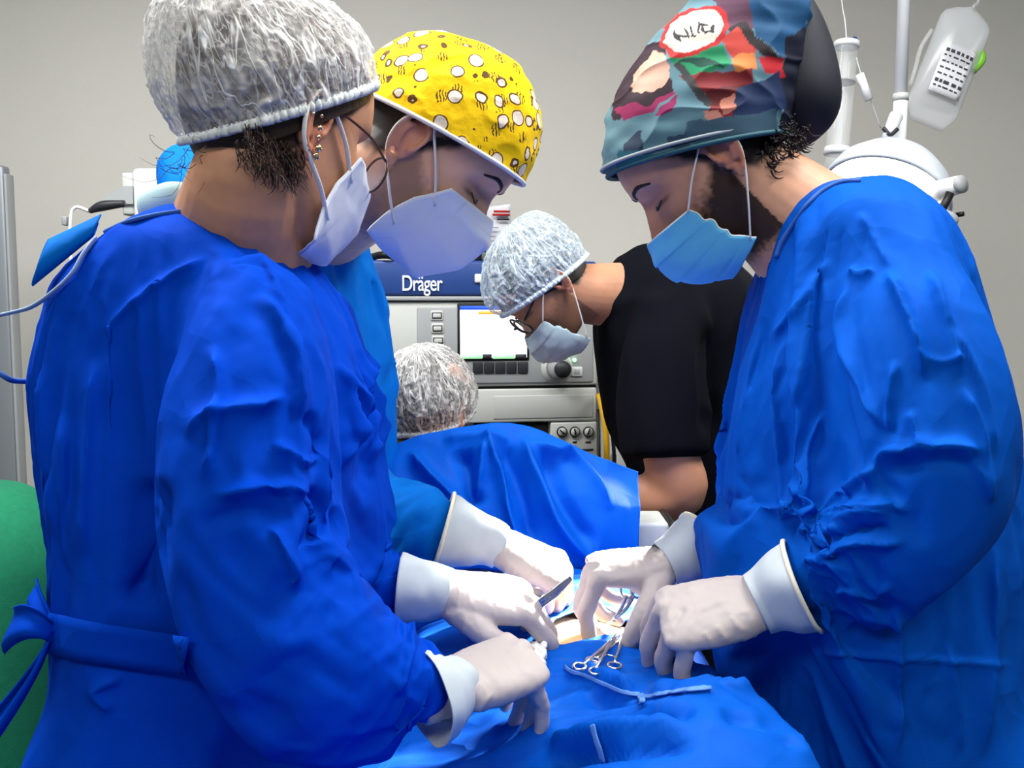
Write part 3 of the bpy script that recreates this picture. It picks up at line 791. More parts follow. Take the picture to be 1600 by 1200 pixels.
# ================= the man with the yellow cap =================
ym = thing('person', 'man in yellow printed surgical cap and pale blue respirator mask, bending over the patient', 'person', (-.36, 1.57, 0), 'surgical team')
MY = head_matrix(662, 246, 1.19, -2, 45, 0, 1.04)
yt = [(228, 268, 330, 1.55, .04), (262, 248, 470, 1.55, .1), (330, 262, 560, 1.55, .16), (420, 290, 600, 1.55, .18), (520, 310, 622, 1.55, .18), (650, 320, 630, 1.55, .18), (900, 330, 622, 1.55, .17),
      (1000, 330, 540, 1.55, .17), (1200, 320, 540, 1.55, .18), (1600, 310, 540, 1.55, .19)]
ya = [(470, 430, 1.44, .06), (470, 560, 1.42, .07), (500, 690, 1.38, .072), (590, 780, 1.30, .062), (700, 834, 1.21, .036)]
yg, yi = gown_mesh(yt, [ya], voxel=.013, pinfn=lambda px, py, d: np.maximum(np.maximum(np.clip((360 - py) / 60, 0, 1), np.clip((px - 665) / 20, 0, 1) * (d < 1.36)), (py > 1540) * 1.0),
      frames=12, shrink=-.06, strokes=[(.012, 9, [(505, 440), (540, 520), (560, 600)], 's'), (.012, 9, [(560, 400), (590, 480), (600, 600)], 's'), (.010, 8, [(600, 430), (615, 520), (618, 640)], 's')])
link('gown', yg, MATS['gown_cyan'], ym)
hm = make_head(MY, P(490, 345, 1.5), .085, 1.10)
skin_paint(hm, MY, rgb(222, 176, 150), beard=rgb(60, 44, 38), beard_amt=.5, hairline=rgb(36, 28, 25), seed=4)
paint(yi, np.full((len(yi.vertices), 3), rgb(222, 176, 150)))
link('body', join([hm, yi]), MATS['skin'], ym)
[put('eyebrow', b_, MATS['hair_dark'], ym) for b_ in brow_parts(MY)]; [put('eyelash', b_, MATS['hair_dark'], ym) for b_ in lash_parts(MY)]
legs(ym, -.42, 1.57, .8, MATS['scrub_teal'], MATS['clog'])

# ================= the man on the right =================
rm = thing('person', 'bearded man in blue gown and multicoloured printed cap, standing on the right', 'person', (.42, 1.12, 0), 'surgical team')
MR = head_matrix(1110, 262, 1.14, 180 - 6, 43, 0, .95)
rt = [(284, 1295, 1385, 1.12, .05), (308, 1245, 1415, 1.12, .10), (355, 1210, 1460, 1.12, .145), (430, 1175, 1508, 1.12, .175), (520, 1145, 1545, 1.12, .185), (640, 1122, 1575, 1.12, .19), (760, 1104, 1592, 1.12, .18),
      (880, 1100, 1600, 1.12, .17), (980, 1145, 1605, 1.12, .16), (1100, 1190, 1620, 1.12, .17), (1200, 1225, 1640, 1.12, .18), (1500, 1225, 1660, 1.12, .19), (1750, 1220, 1670, 1.12, .19)]
ra = [(1405, 420, .99, .055), (1440, 550, .94, .082), (1468, 670, .91, .084), (1470, 758, .90, .070), (1395, 820, .91, .054), (1300, 884, .95, .044), (1238, 918, .98, .036)]
rb = [(1320, 430, 1.26, .06), (1280, 600, 1.32, .072), (1230, 780, 1.32, .07), (1150, 850, 1.24, .052), (1082, 862, 1.18, .034)]
def rpin(px, py, d):
    p = np.clip((380 - py) / 60, 0, 1); p = np.maximum(p, np.clip((1270 - px) / 20, 0, 1) * (d < 1.02) * (py > 820)); p = np.maximum(p, (py > 1690) * 1.0)
    return np.maximum(p, np.clip((1110 - px) / 15, 0, 1) * (d > 1.1) * (py > 820) * (py < 900))
RSTROKES = [(.008, 6, [(1325, 420), (1345, 430), (1370, 425)], 's'), (.010, 7, [(1330, 430), (1318, 520), (1345, 600), (1385, 680)], 's'), (.009, 6, [(1385, 420), (1420, 500), (1440, 560)], 's'),
            (.008, 6, [(1400, 560), (1395, 620), (1390, 680)], 's'), (.009, 7, [(1240, 520), (1220, 560), (1215, 650), (1225, 760), (1225, 850)], 's'), (.006, 5, [(1140, 560), (1130, 660), (1120, 740)], 's'),
            (.007, 5, [(1180, 540), (1160, 640), (1150, 720)], 's'), (.011, 12, [(1362, 738), (1385, 712), (1430, 702), (1500, 698), (1540, 715)], 's'), (.010, 8, [(1240, 850), (1300, 790), (1385, 720)], 's'),
            (.009, 8, [(1270, 860), (1330, 810), (1400, 800)], 's'), (.008, 7, [(1250, 880), (1300, 880), (1340, 920)], 's'), (.008, 7, [(1500, 700), (1530, 740), (1550, 790)], 's'), (.009, 8, [(1480, 500), (1530, 600), (1555, 720)], 's'),
            (.008, 6, [(1400, 930), (1402, 1030), (1400, 1190)], 's'), (.008, 6, [(1555, 850), (1548, 1000), (1535, 1190)], 's'), (.004, 4, [(1220, 1000), (1222, 1080), (1220, 1120)], 's'), (.004, 4, [(1250, 1018), (1400, 1028), (1590, 1040)], 's'),
            (.006, 6, [(1300, 400), (1260, 460), (1200, 540)], 's'), (.006, 6, [(1340, 330), (1370, 380), (1390, 420)], 's'), (.007, 6, [(1450, 420), (1470, 480), (1490, 520)], 's'),
            (.007, 5, [(1152, 470), (1137, 600), (1121, 760)], 's'), (.007, 6, [(1192, 500), (1167, 650), (1152, 800)], 's'), (.010, 7, [(1395, 430), (1432, 520), (1447, 600)], 's'), (.009, 6, [(1452, 430), (1482, 530), (1502, 592)], 's'),
            (.008, 6, [(1420, 640), (1442, 690), (1450, 700)], 's'), (.010, 7, [(1502, 600), (1532, 680), (1548, 780)], 's'), (.004, 7, [(1425, 548), (1465, 566), (1508, 560)], 's'), (-.006, 11, [(1380, 738), (1450, 722), (1535, 725)]),
            (.009, 7, [(1258, 850), (1312, 802), (1380, 790), (1432, 800)], 's'), (.009, 7, [(1268, 880), (1332, 850), (1420, 848)], 's'), (-.008, 7, [(1262, 868), (1320, 832), (1400, 822)]), (.008, 6, [(1300, 918), (1355, 925), (1400, 912)], 's'),
            (.006, 5, [(1478, 1000), (1492, 1090), (1502, 1180)], 's'), (.007, 6, [(1270, 420), (1262, 520), (1240, 640)], 's'), (.006, 5, [(1290, 640), (1262, 700), (1258, 790)], 's')]
rg, ri = gown_mesh(rt, [ra, rb], pinfn=rpin, strokes=RSTROKES, frames=12, shrink=-.06, armk=.74, sub=2)
link('gown', rg, MATS['gown_blue_light'], rm)
hm = make_head(MR, P(1325, 420, 1.13), .090, 1.05)
skin_paint(hm, MR, rgb(205, 152, 122), beard=rgb(30, 20, 16), beard_amt=.95, hairline=rgb(24, 18, 16), seed=6)
paint(ri, np.full((len(ri.vertices), 3), rgb(205, 152, 122)))
link('body', join([hm, ri]), MATS['skin'], rm)
[put('eyebrow', b_, MATS['hair_dark'], rm) for b_ in brow_parts(MR, .0032)]; [put('eyelash', b_, MATS['hair_dark'], rm) for b_ in lash_parts(MR)]
legs(rm, .53, 1.12, .8, MATS['scrub_teal'], MATS['clog'], PI)

# ================= the man in black scrubs =================
bm_ = thing('person', 'man in black scrub top and bouffant cap, leaning over the head of the table', 'person', (.40, 2.0, 0), 'surgical team')
MB = head_matrix(858, 448, 1.9, 180 + 8, 57, 0, .94)
bt = [(386, 995, 1060, 2.0, .05), (415, 955, 1150, 2.0, .14), (470, 935, 1200, 2.0, .19), (560, 930, 1235, 2.0, .19), (650, 950, 1245, 2.0, .18), (750, 990, 1250, 2.0, .17), (900, 1020, 1250, 2.0, .16), (1150, 1040, 1250, 2.0, .15)]
ba = [(1060, 450, 1.86, .06), (1040, 540, 1.80, .078), (1036, 640, 1.77, .080), (1040, 712, 1.76, .078)]
bg = fuse([torso(bt), limb(ba)], .008, 8)
co = get_co(bg); no = get_no(bg)
set_co(bg, co + no * (.010 * vnoise(co * np.array([1, 1, .45]), 14, 3) + .006 * np.clip(ridged(co * np.array([1, 1, .6]), 9, 5), 0, 1) ** 2)[:, None])
creases(bg, [(-.012, 12, [(1110, 500), (1105, 600), (1105, 690)]), (.008, 14, [(940, 480), (1000, 470), (1060, 480)], 'r')])
link('scrub_top', bg, MATS['black_cloth'], bm_)
bi = fuse([torso(shr(bt, .82))] + [limb([(1045, 560, 1.78, .05), (1046, 700, 1.76, .052), (1062, 768, 1.76, .050), (990, 780, 1.80, .045), (900, 770, 1.88, .034)])]
          + hand_parts(hand_frame(P(890, 768, 1.89), (-.9, .3, -.1), (0, -.4, .9)), 1, [(4, 20, 30, 20)] * 4, [(.6, .7, -.2), (.8, .4, -.3), (.9, .2, -.3)]), .008, 3)
hm = make_head(MB, P(1020, 465, 1.98), .072, 1.0)
skin_paint(hm, MB, rgb(190, 138, 108), beard=rgb(60, 44, 38), beard_amt=.55, hairline=rgb(24, 20, 20), seed=8)
paint(bi, np.full((len(bi.vertices), 3), rgb(186, 132, 104)))
link('body', join([hm, bi]), MATS['skin'], bm_)
[put('eyebrow', b_, MATS['hair_dark'], bm_) for b_ in brow_parts(MB)]
legs(bm_, .62, 2.0, .9, MATS['black_cloth'], MATS['clog'], PI)
# ------------------------------------------------------------------ caps
def printed_yellow():
    m = bpy.data.materials.new('yellow_print'); m.use_nodes = True; N = m.node_tree.nodes; L = m.node_tree.links; b = N['Principled BSDF']
    b.inputs['Roughness'].default_value = .8; b.inputs['Specular IOR Level'].default_value = .2
    tc = N.new('ShaderNodeTexCoord')
    nz = N.new('ShaderNodeTexNoise'); nz.inputs['Scale'].default_value = 60; L.new(tc.outputs['Object'], nz.inputs['Vector'])
    dv = N.new('ShaderNodeVectorMath'); dv.operation = 'MULTIPLY_ADD'; L.new(nz.outputs['Color'], dv.inputs[0]); dv.inputs[1].default_value = (.006, .006, .006); L.new(tc.outputs['Object'], dv.inputs[2])
    def math_(op, a, v=None, c=None):
        n = N.new('ShaderNodeMath'); n.operation = op
        for i, x in enumerate((a, v, c)):
            if x is None: continue
            if isinstance(x, (int, float)): n.inputs[i].default_value = x
            else: L.new(x, n.inputs[i])
        return n.outputs[0]
    def vor(scale, off):
        mp = N.new('ShaderNodeMapping'); mp.inputs['Location'].default_value = off; L.new(dv.outputs[0], mp.inputs['Vector'])
        v = N.new('ShaderNodeTexVoronoi'); v.inputs['Scale'].default_value = scale; v.inputs['Randomness'].default_value = .75; L.new(mp.outputs[0], v.inputs['Vector'])
        sp = N.new('ShaderNodeSeparateColor'); L.new(v.outputs['Color'], sp.inputs[0])
        return v.outputs['Distance'], sp.outputs[0], sp.outputs[1], mp.outputs[0]
    d1, r1, g1, _ = vor(44, (0, 0, 0)); on1 = math_('GREATER_THAN', r1, .2)
    white = math_('MULTIPLY', math_('LESS_THAN', d1, .36), on1)
    ring = math_('MULTIPLY', math_('MULTIPLY', math_('LESS_THAN', d1, .43), math_('GREATER_THAN', d1, .36)), on1)
    d2, r2, g2, v2 = vor(46, (.37, .11, .23)); on2 = math_('GREATER_THAN', r2, .3)
    wv = N.new('ShaderNodeTexWave'); wv.inputs['Scale'].default_value = 90; wv.inputs['Distortion'].default_value = 5; wv.inputs['Detail Scale'].default_value = 2; L.new(v2, wv.inputs['Vector'])
    marks = math_('MULTIPLY', math_('MULTIPLY', math_('LESS_THAN', d2, .36), on2), math_('GREATER_THAN', wv.outputs['Fac'], .62))
    marks = math_('MULTIPLY', marks, math_('SUBTRACT', 1.0, white))
    d3, r3, g3, _ = vor(75, (.77, .51, .03)); dots = math_('MULTIPLY', math_('LESS_THAN', d3, .12), math_('GREATER_THAN', r3, .75))
    dark = math_('MAXIMUM', math_('MAXIMUM', ring, marks), dots)
    def mix(f, a, c):
        n = N.new('ShaderNodeMix'); n.data_type = 'RGBA'; L.new(f, n.inputs[0])
        if isinstance(a, tuple): n.inputs[6].default_value = (*a, 1)
        else: L.new(a, n.inputs[6])
        n.inputs[7].default_value = (*c, 1); return n.outputs[2]
    c = mix(white, rgb(248, 202, 6), rgb(228, 214, 200)); c = mix(dark, c, rgb(96, 66, 30)); L.new(c, b.inputs['Base Color'])
    bn = N.new('ShaderNodeTexNoise'); bn.inputs['Scale'].default_value = 45; bn.inputs['Detail'].default_value = 5; L.new(tc.outputs['Object'], bn.inputs['Vector'])
    bp = N.new('ShaderNodeBump'); bp.inputs['Strength'].default_value = .4; bp.inputs['Distance'].default_value = .006; L.new(bn.outputs['Fac'], bp.inputs['Height']); L.new(bp.outputs[0], b.inputs['Normal'])
    return m
def to_world(a, Mh): return np.asarray(a) @ np.array(Mh)[:3, :3].T + np.array(Mh)[:3, 3]
def trim(name, band, Mh, m, parent, r=.002, grow=1.0, dz=0.0):
    c = band.mean(0); b = c + (band - c) * grow; b = b + np.array([0, 0, dz])
    return put(name, tube(to_world(b, Mh)[::2], (r, r * 1.6) if False else r, n=8, spline=False, closed=True), m, parent)
V, F, H, q, band = cap_shape(MY, .060, .000, .014, [((-.9, 0, .3), .010, .5), ((.3, 0, 1), .008, .7)], 200, 80)
me = bpy.data.meshes.new('surgical_cap'); me.from_pydata([tuple(v) for v in V], [], F); me.update()
no = get_no(me); set_co(me, V + no * (.0022 * vnoise(V * np.array([1, 1, 1.6]), 32, 2) + .0015 * np.clip(ridged(V, 40, 8), 0, 1) ** 2)[:, None])
cap_y = link('surgical_cap', me, printed_yellow(), ym)
trim('cap_trim', band, MY, MATS['loop_white'], cap_y, .0028, 1.005)

def inside(px, py, poly):
    r = np.zeros(len(px), bool); n = len(poly)
    for i in range(n):
        (x0, y0), (x1, y1) = poly[i], poly[(i + 1) % n]
        if y0 == y1: continue
        c = ((y0 > py) != (y1 > py)) & (px < (x1 - x0) * (py - y0) / (y1 - y0) + x0); r ^= c
    return r
V, F, H, q, band = cap_shape(MR, .080, -.040, .014, [((-.75, 0, .65), .070, .70), ((-.97, 0, .22), .085, .50)], 420, 210)
me = bpy.data.meshes.new('printed_cap'); me.from_pydata([tuple(v) for v in V], [], F); me.update(); no = get_no(me)
set_co(me, V + no * (.002 * vnoise(V * np.array([.5, 1, 1.8]), 40, 2) + .003 * np.clip(ridged(V * np.array([.45, 1, 1.5]), 24, 8), 0, 1) ** 3)[:, None])
qm = q.copy(); qm[:, 1] = np.abs(qm[:, 1]); px, py, _ = proj(to_world(qm, MR))
px = px + 5 * vnoise(V, 55, 1) + 2.5 * vnoise(V, 150, 2); py = py + 5 * vnoise(V, 55, 3) + 2.5 * vnoise(V, 150, 4)
C = np.zeros((len(V), 3)); C[:] = rgb(98, 138, 152)
PRINT = [((96, 60, 84), [(1090, -80), (1170, -80), (1185, 40), (1150, 55), (1120, 20)]), ((20, 84, 132), [(1160, -80), (1260, -60), (1262, 70), (1225, 95), (1180, 50)]),
         ((40, 30, 36), [(1130, 40), (1165, 35), (1235, 110), (1230, 160), (1200, 90)]), ((17, 24, 46), [(1225, 60), (1262, 40), (1400, 40), (1400, 320), (1215, 250), (1222, 150)]),
         ((50, 28, 44), [(985, 90), (1035, 60), (1050, 150), (960, 190), (955, 150)]), ((226, 178, 158), [(992, 118), (1022, 82), (1042, 92), (1046, 122), (1030, 142), (985, 146)]),
         ((156, 36, 92), [(962, 172), (1040, 142), (1056, 150), (1020, 172), (975, 192)]), ((46, 26, 38), [(985, 160), (1030, 140), (1052, 145), (1010, 165)]), ((150, 40, 96), [(1020, 178), (1060, 150), (1052, 176)]),
         ((34, 146, 98), [(1044, 84), (1130, 72), (1142, 98), (1098, 122), (1058, 112)]), ((14, 70, 60), [(1060, 96), (1110, 92), (1130, 104), (1090, 108)]),
         ((132, 36, 42), [(1058, 120), (1175, 108), (1182, 148), (1130, 192), (1102, 184), (1112, 150)]), ((96, 24, 30), [(1100, 140), (1170, 132), (1150, 160), (1110, 168)]),
         ((206, 70, 60), [(1122, 60), (1150, 42), (1180, 78), (1150, 92)]), ((232, 140, 72), [(1140, 88), (1178, 80), (1184, 108), (1150, 112)]), ((206, 36, 48), [(1182, 84), (1222, 92), (1228, 124), (1196, 112)]),
         ((60, 62, 66), [(1050, 100), (1062, 96), (1112, 160), (1104, 170)]), ((24, 46, 88), [(1150, 142), (1218, 112), (1228, 168), (1140, 196)]), ((206, 130, 110), [(1122, 160), (1146, 150), (1150, 168), (1128, 180)]),
         ((222, 150, 130), [(1096, 178), (1120, 174), (1142, 196), (1110, 192)]), ((60, 92, 112), [(1075, 190), (1210, 170), (1215, 200), (1120, 235), (1070, 225)]), ((40, 60, 84), [(975, 225), (1000, 205), (1010, 240), (985, 250)]),
         ((52, 76, 96), [(1040, 215), (1075, 212), (1085, 240), (1050, 232)]), ((36, 100, 118), [(970, 236), (1080, 238), (1100, 262), (960, 262)])]
for col, poly in PRINT: C[inside(px, py, poly)] = rgb(*col)
def oval(cx, cy, a, b, t): 
    c, s = math.cos(t), math.sin(t); x = (px - cx) * c + (py - cy) * s; y = -(px - cx) * s + (py - cy) * c; return (x / a) ** 2 + (y / b) ** 2
e = oval(1084, 50, 56, 38, -.5); C[e < 1] = rgb(196, 40, 44); C[e < .68] = rgb(232, 228, 214)
for cx, cy, a, b, t in [(1056, 58, 9, 2.4, 1.2), (1062, 54, 9, 2.4, .1), (1070, 50, 10, 2.4, 1.4), (1080, 46, 10, 2.4, 1.1), (1082, 54, 7, 2.2, 0), (1092, 44, 10, 2.4, 1.5), (1100, 40, 8, 2.4, .2), (1100, 50, 9, 2.4, 1.2), (1108, 54, 7, 2.4, -.1), (1112, 46, 8, 2.4, 1.5)]:
    C[oval(cx, cy, a, b, t) < 1] = rgb(46, 44, 48)
paint(me, C * .78)
mat('cap_print', (.2, .2, .2), rough=.7, spec=.25, attr='Col', bump=(500, .15, .0008))
cap_r = link('printed_cap', me, MATS['cap_print'], rm)
trim('cap_trim', band, MR, mat('trim_grey', rgb(150, 158, 165), rough=.7), cap_r, .0024, 1.0, .011)
put('cap_edge', tube(to_world(band, MR)[::2], .0030, n=8, spline=False, closed=True), mat('edge_teal', rgb(34, 84, 98), rough=.7), cap_r)
put('gathered_back', tube([P(1200, -20, 1.16), P(1226, 40, 1.15), P(1246, 110, 1.14), P(1256, 165, 1.13), P(1250, 205, 1.13), P(1244, 222, 1.13)], [.03, .042, .046, .042, .026, .008], n=24, seg=30), mat('cap_black', rgb(16, 20, 34), rough=.7), cap_r)
# curls escaping at the nape of the man on the right
def wisps(Mh, n, region, m, parent, seed, ln=.03, r=.0007, curl=.006, down=(-.2, 0, -1)):
    rs = np.random.RandomState(seed); out = []
    for _ in range(n):
        x, y, z = [rs.uniform(a, b) for a, b in region]; p = np.array([x, y, z]); d = np.array(down, float) + rs.normal(0, .35, 3); d /= np.linalg.norm(d)
        l = ln * rs.uniform(.5, 1.3); a = rs.uniform(0, 6.28)
        pts = [p + d * l * t + curl * t * np.array([math.sin(a + 4 * t), .5 * math.sin(a + 1 + 5 * t), math.cos(a + 4 * t)]) for t in np.linspace(0, 1, 5)]
        out.append(tube(to_world(pts, Mh), [r * 1.3, r * 1.2, r, r * .8, r * .3], n=4, seg=9))
    o = put('loose_hair', out, m, parent); o['kind'] = 'stuff'; return o
wisps(MR, 260, [(-.100, -.035), (.0, .070), (-.055, -.02)], MATS['hair_dark'], rm, 4, .010, .0009, .006)
wisps(MW, 240, [(-.080, -.012), (-.073, -.058), (-.058, -.022)], MATS['hair_brown'], wm, 6, .020, .0005, .005, (.6, 0, -1))
wisps(MW, 14, [(-.10, -.08), (-.05, .03), (-.07, -.05)], MATS['hair_brown'], wm, 9, .03, .0003, .015, (-.5, 0, -.8))
# bouffant cap of the man in black
bouffant(MB, bm_, MATS['net_blue'], mat('band_blue', rgb(196, 214, 226), rough=.8), .048, -.028, [((-.7, 0, .6), .022, .5), ((.8, 0, .4), .010, .5)], puff=.006, pleat=.005, npl=44, crk=.003, seed=11, sc=60)
V, F, H, q, band = cap_shape(MB, .055, -.070, .004, [], 60, 24); put('hair', [(list(V), F)], MATS['hair_dark'], bm_)

# ------------------------------------------------------------------ masks and glasses
def kn95(Mh, parent, m, s=1.0):
    A, part = mask_sheet(Mh, [(.111, .004), (.130, -.020), (.123, -.062), (.092, -.108), (.045, -.112)], [(.060, -.004), (.038, -.038), (.026, -.072), (.024, -.104)], .066, pw=1.5, tent=True, nu=81, nv=41,
                         seams=[(.72, -.0012, .014)], wr=.0012, thick=.0018)
    o = put('face_mask', part, m, parent)
    # welded border
    e = [A[i, 0] for i in range(0, 81, 2)] + [A[80, j] for j in range(0, 41, 2)] + [A[i, 40] for i in range(80, -1, -2)] + [A[0, j] for j in range(40, -1, -2)]
    put('welded_edge', xf(tube(np.array(e), .0014, n=6, spline=False, closed=True), Mh), m, o)
    for l in loops(Mh, A, .0016, .28, .72, flat=2.0, inset=5): put('ear_loop', l, MATS['loop_white'], o)
    return o, A
mk, A = kn95(MW, wm, MATS['mask_white'])
# dotted weld and printed lettering on the cheek panel of the woman's mask
def on_sheet(A, i, j): 
    i0, j0 = int(i), int(j); fi, fj = i - i0, j - j0
    return (A[i0, j0] * (1 - fi) + A[min(i0 + 1, A.shape[0] - 1), j0] * fi) * (1 - fj) + (A[i0, min(j0 + 1, A.shape[1] - 1)] * (1 - fi) + A[min(i0 + 1, A.shape[0] - 1), min(j0 + 1, A.shape[1] - 1)] * fi) * fj
dots = [ball(to_world([on_sheet(A, 12 + .12 * k, 17 + .9 * k)], MW)[0], .0009, 6, 4) for k in range(18)]
o = put('dotted_weld', dots, MATS['print_grey'], mk); o['kind'] = 'stuff'
rs = np.random.RandomState(3); wr_ = []
for row, (i0, ln) in enumerate([(24, 10), (27, 7)]):
    for k in range(ln):
        j = 10 + k * 1.3; a = to_world([on_sheet(A, i0 + rs.uniform(-.8, .8), j), on_sheet(A, i0 + rs.uniform(-1.5, 1.5), j + .5), on_sheet(A, i0 + rs.uniform(-.8, .8), j + 1.0)], MW)
        wr_.append(tube(a, .0005, n=5))
o = put('printed_marks', wr_, MATS['print_grey'], mk); o['kind'] = 'stuff'
mk, A = kn95(MY, ym, MATS['mask_lilac'])
put('nose_strip', xf(tube([A[i, 4] + np.array([.0015, 0, 0]) for i in range(24, 57, 4)], (.0012), n=6), MY), MATS['loop_white'], mk)
A, part = mask_sheet(MR, [(.120, -.018), (.131, -.05), (.116, -.088), (.072, -.120)], [(.062, -.022), (.052, -.050), (.046, -.075), (.026, -.100)], .064, pw=1.9, nu=61, nv=61, pleats=.0035, gather=.0012, wr=.0016, seed=3)
mk = put('face_mask', part, MATS['mask_blue'], rm)
put('mask_top_binding', xf(tube([A[i, 0] for i in range(0, 61, 3)], (.0016), n=6), MR), MATS['loop_white'], mk)
for i in (0, 60): put('mask_side_binding', xf(tube(A[i, ::3], .0016, n=6), MR), MATS['loop_white'], mk)
for l in loops(MR, A, .0012, .03, .95, inset=1): put('ear_loop', l, MATS['loop_white'], mk)
A, part = mask_sheet(MB, [(.118, -.018), (.140, -.05), (.132, -.09), (.085, -.128)], [(.070, -.018), (.064, -.050), (.058, -.075), (.046, -.122)], .064, pw=1.8, nu=61, nv=61, pleats=.003, gather=.0008, wr=.003, seed=8)
mk = put('face_mask', part, MATS['mask_pale'], bm_)
for l in loops(MB, A, .0014, .03, .95, inset=1): put('ear_loop', l, MATS['loop_white'], mk)
def glasses(Mh, parent, mf, r=.0013, zc=.004, h=.019, xo=.112, half=False):
    fr = []; lens = []
    for sd in (1, -1):
        ring = [np.array([xo - abs(.033 + .026 * math.cos(t)) * .28, sd * (.035 + .028 * math.cos(t)), zc + h * math.sin(t) * (1 if math.sin(t) > 0 else .9)]) for t in [2 * PI * k / 28 for k in range(28)]]
        fr.append(tube(ring, r, n=6, spline=False, closed=True)); c = np.mean(ring, axis=0)
        lens.append(([*ring, c + np.array([.003, 0, 0])], [(28, k, (k + 1) % 28) for k in range(28)]))
        tp = [(xo - .020, sd * .062, zc + .010), (.06, sd * .073, .020), (.012, sd * .0765, .026), (-.012, sd * .079, .020), (-.03, sd * .080, .0)]
        fr.append(tube(tp, [r * 1.1] * 5, n=6))
    fr.append(tube([(xo - .003, .010, zc + .006), (xo + .003, 0, zc + .009), (xo - .003, -.010, zc + .006)], r, n=6))
    g = put('glasses', [xf(f, Mh) for f in fr], mf, parent)
    for l in lens: put('lens', xf(l, Mh), MATS['lens'], g)
    return g
glasses(MW, wm, MATS['frame_brown'], .0013, -.002, .020, .116)
glasses(MB, bm_, MATS['frame_black'], .0024, .004, .022, .112)
# ear studs of the woman (near ear is her right: local -y)
for x, z, r in [(-.012, -.004, .0030), (-.011, -.013, .0027), (-.008, -.023, .0040), (-.026, .004, .0017), (-.013, .008, .0019)]:
    put('earring', xf(ball((x, -.0865 - max(0, -x - .01) * .4, z), r), MW), MATS['gold'], wm)
o = put('earring', xf(rings([[(-.008 + rr * math.cos(t), -.0865 + .3 * rr * math.sin(t), z) for t in [2 * PI * k / 8 for k in range(8)]] for z, rr in [(-.026, .0008), (-.031, .004), (-.036, .001)]]), MW), MATS['gold'], wm)
# ------------------------------------------------------------------ gloved hands
TH = [(.6, .75, -.25), (.85, .35, -.4), (.95, .1, -.35)]
def forearm(pts): return [(P(a, b, d), r) for a, b, d, r in pts]
# woman, near (right) hand pressing on the drape
glove(wm, P(700, 1078, .86), (.80, .55, .10), (-.10, -.42, .90), 1, [(4, 70, 22, 10), (1, 74, 24, 12), (-2, 72, 22, 12), (-10, 66, 20, 10)], [(.75, .45, -.5), (.9, .1, -.5), (.8, -.1, -.6)], GL, CU, s=.92, wrinkle=[(.002, 4, [(748, 1060), (735, 1090), (712, 1122)], 's'), (.002, 4, [(722, 1052), (716, 1080), (704, 1106)], 's'), (.0018, 4, [(772, 1080), (755, 1100), (738, 1126)], 's')],
      cuff=forearm([(712, 1074, .87, .027), (700, 1080, .858, .031), (684, 1086, .850, .040), (668, 1092, .844, .043)]), rim=False)
# woman, far (left) hand with the forceps
glove(wm, P(692, 922, 1.10), (.92, .18, -.20), (-.02, -.30, .95), -1, [(4, 40, 62, 20), (0, 48, 50, 25), (-3, 56, 50, 30), (-6, 62, 50, 30)], [(.78, .62, -.16), (.95, .16, -.28), (.97, -.12, -.22)], GL, CU, s=1.06,
      cuff=forearm([(705, 926, 1.10, .028), (680, 924, 1.10, .033), (650, 922, 1.10, .037), (624, 920, 1.10, .040)]), rim=False)
# man in the yellow cap, hand over the field
glove(ym, P(772, 850, 1.215), (.88, .05, -.42), (.25, -.30, .88), 1, [(3, 55, 70, 40), (0, 60, 70, 40), (-2, 64, 70, 40), (-5, 68, 65, 40)], [(.7, .5, -.5), (.85, .1, -.5), (.8, -.2, -.5)], GL, CU, s=1.0,
      cuff=forearm([(782, 856, 1.215, .028), (760, 846, 1.213, .032), (730, 838, 1.21, .039), (694, 828, 1.208, .047)]))
# man on the right, far (right) hand with the needle holder
glove(rm, P(1050, 878, 1.17), (-.95, .02, -.12), (-.05, -.12, .98), 1, [(9, 62, 30, 8), (2, 66, 44, 20), (-3, 70, 50, 30), (-8, 74, 55, 35)], [(.50, .82, -.30), (.58, .30, -.76), (.46, -.05, -.88)], GL, CU, s=1.02,
      cuff=forearm([(1036, 884, 1.168, .029), (1056, 874, 1.172, .034), (1078, 862, 1.178, .040), (1096, 852, 1.183, .043)]))
# man on the right, near (left) hand resting on the drape
glove(rm, P(1196, 940, .985), (-.93, .08, -.22), (.08, -.42, .90), -1, [(10, 58, 22, 8), (3, 62, 22, 10), (-5, 66, 24, 12), (-20, 68, 22, 12)], [(.8, .55, -.4), (.9, .2, -.5), (.8, .0, -.7)], GL, CU, s=1.08, k=.93, wrinkle=[(.0016, 4, [(1098, 985), (1108, 1000), (1116, 1014)], 's'), (.0016, 4, [(1118, 975), (1128, 990), (1138, 1004)], 's'), (.0016, 4, [(1140, 962), (1152, 976), (1162, 990)], 's'), (.0018, 4, [(1162, 892), (1182, 925), (1190, 965)], 's'), (-.0018, 4, [(1172, 890), (1192, 925), (1198, 960)], 's'), (-.002, 5, [(1050, 925), (1034, 960), (1024, 990)]), (-.002, 5, [(1072, 945), (1052, 975), (1042, 1000)]), (.0015, 6, [(1150, 905), (1100, 915), (1060, 925)]), (.0015, 6, [(1150, 930), (1110, 945), (1078, 960)])],
      cuff=forearm([(1182, 944, .985, .031), (1200, 936, .983, .035), (1226, 925, .978, .043), (1254, 915, .972, .048)]))
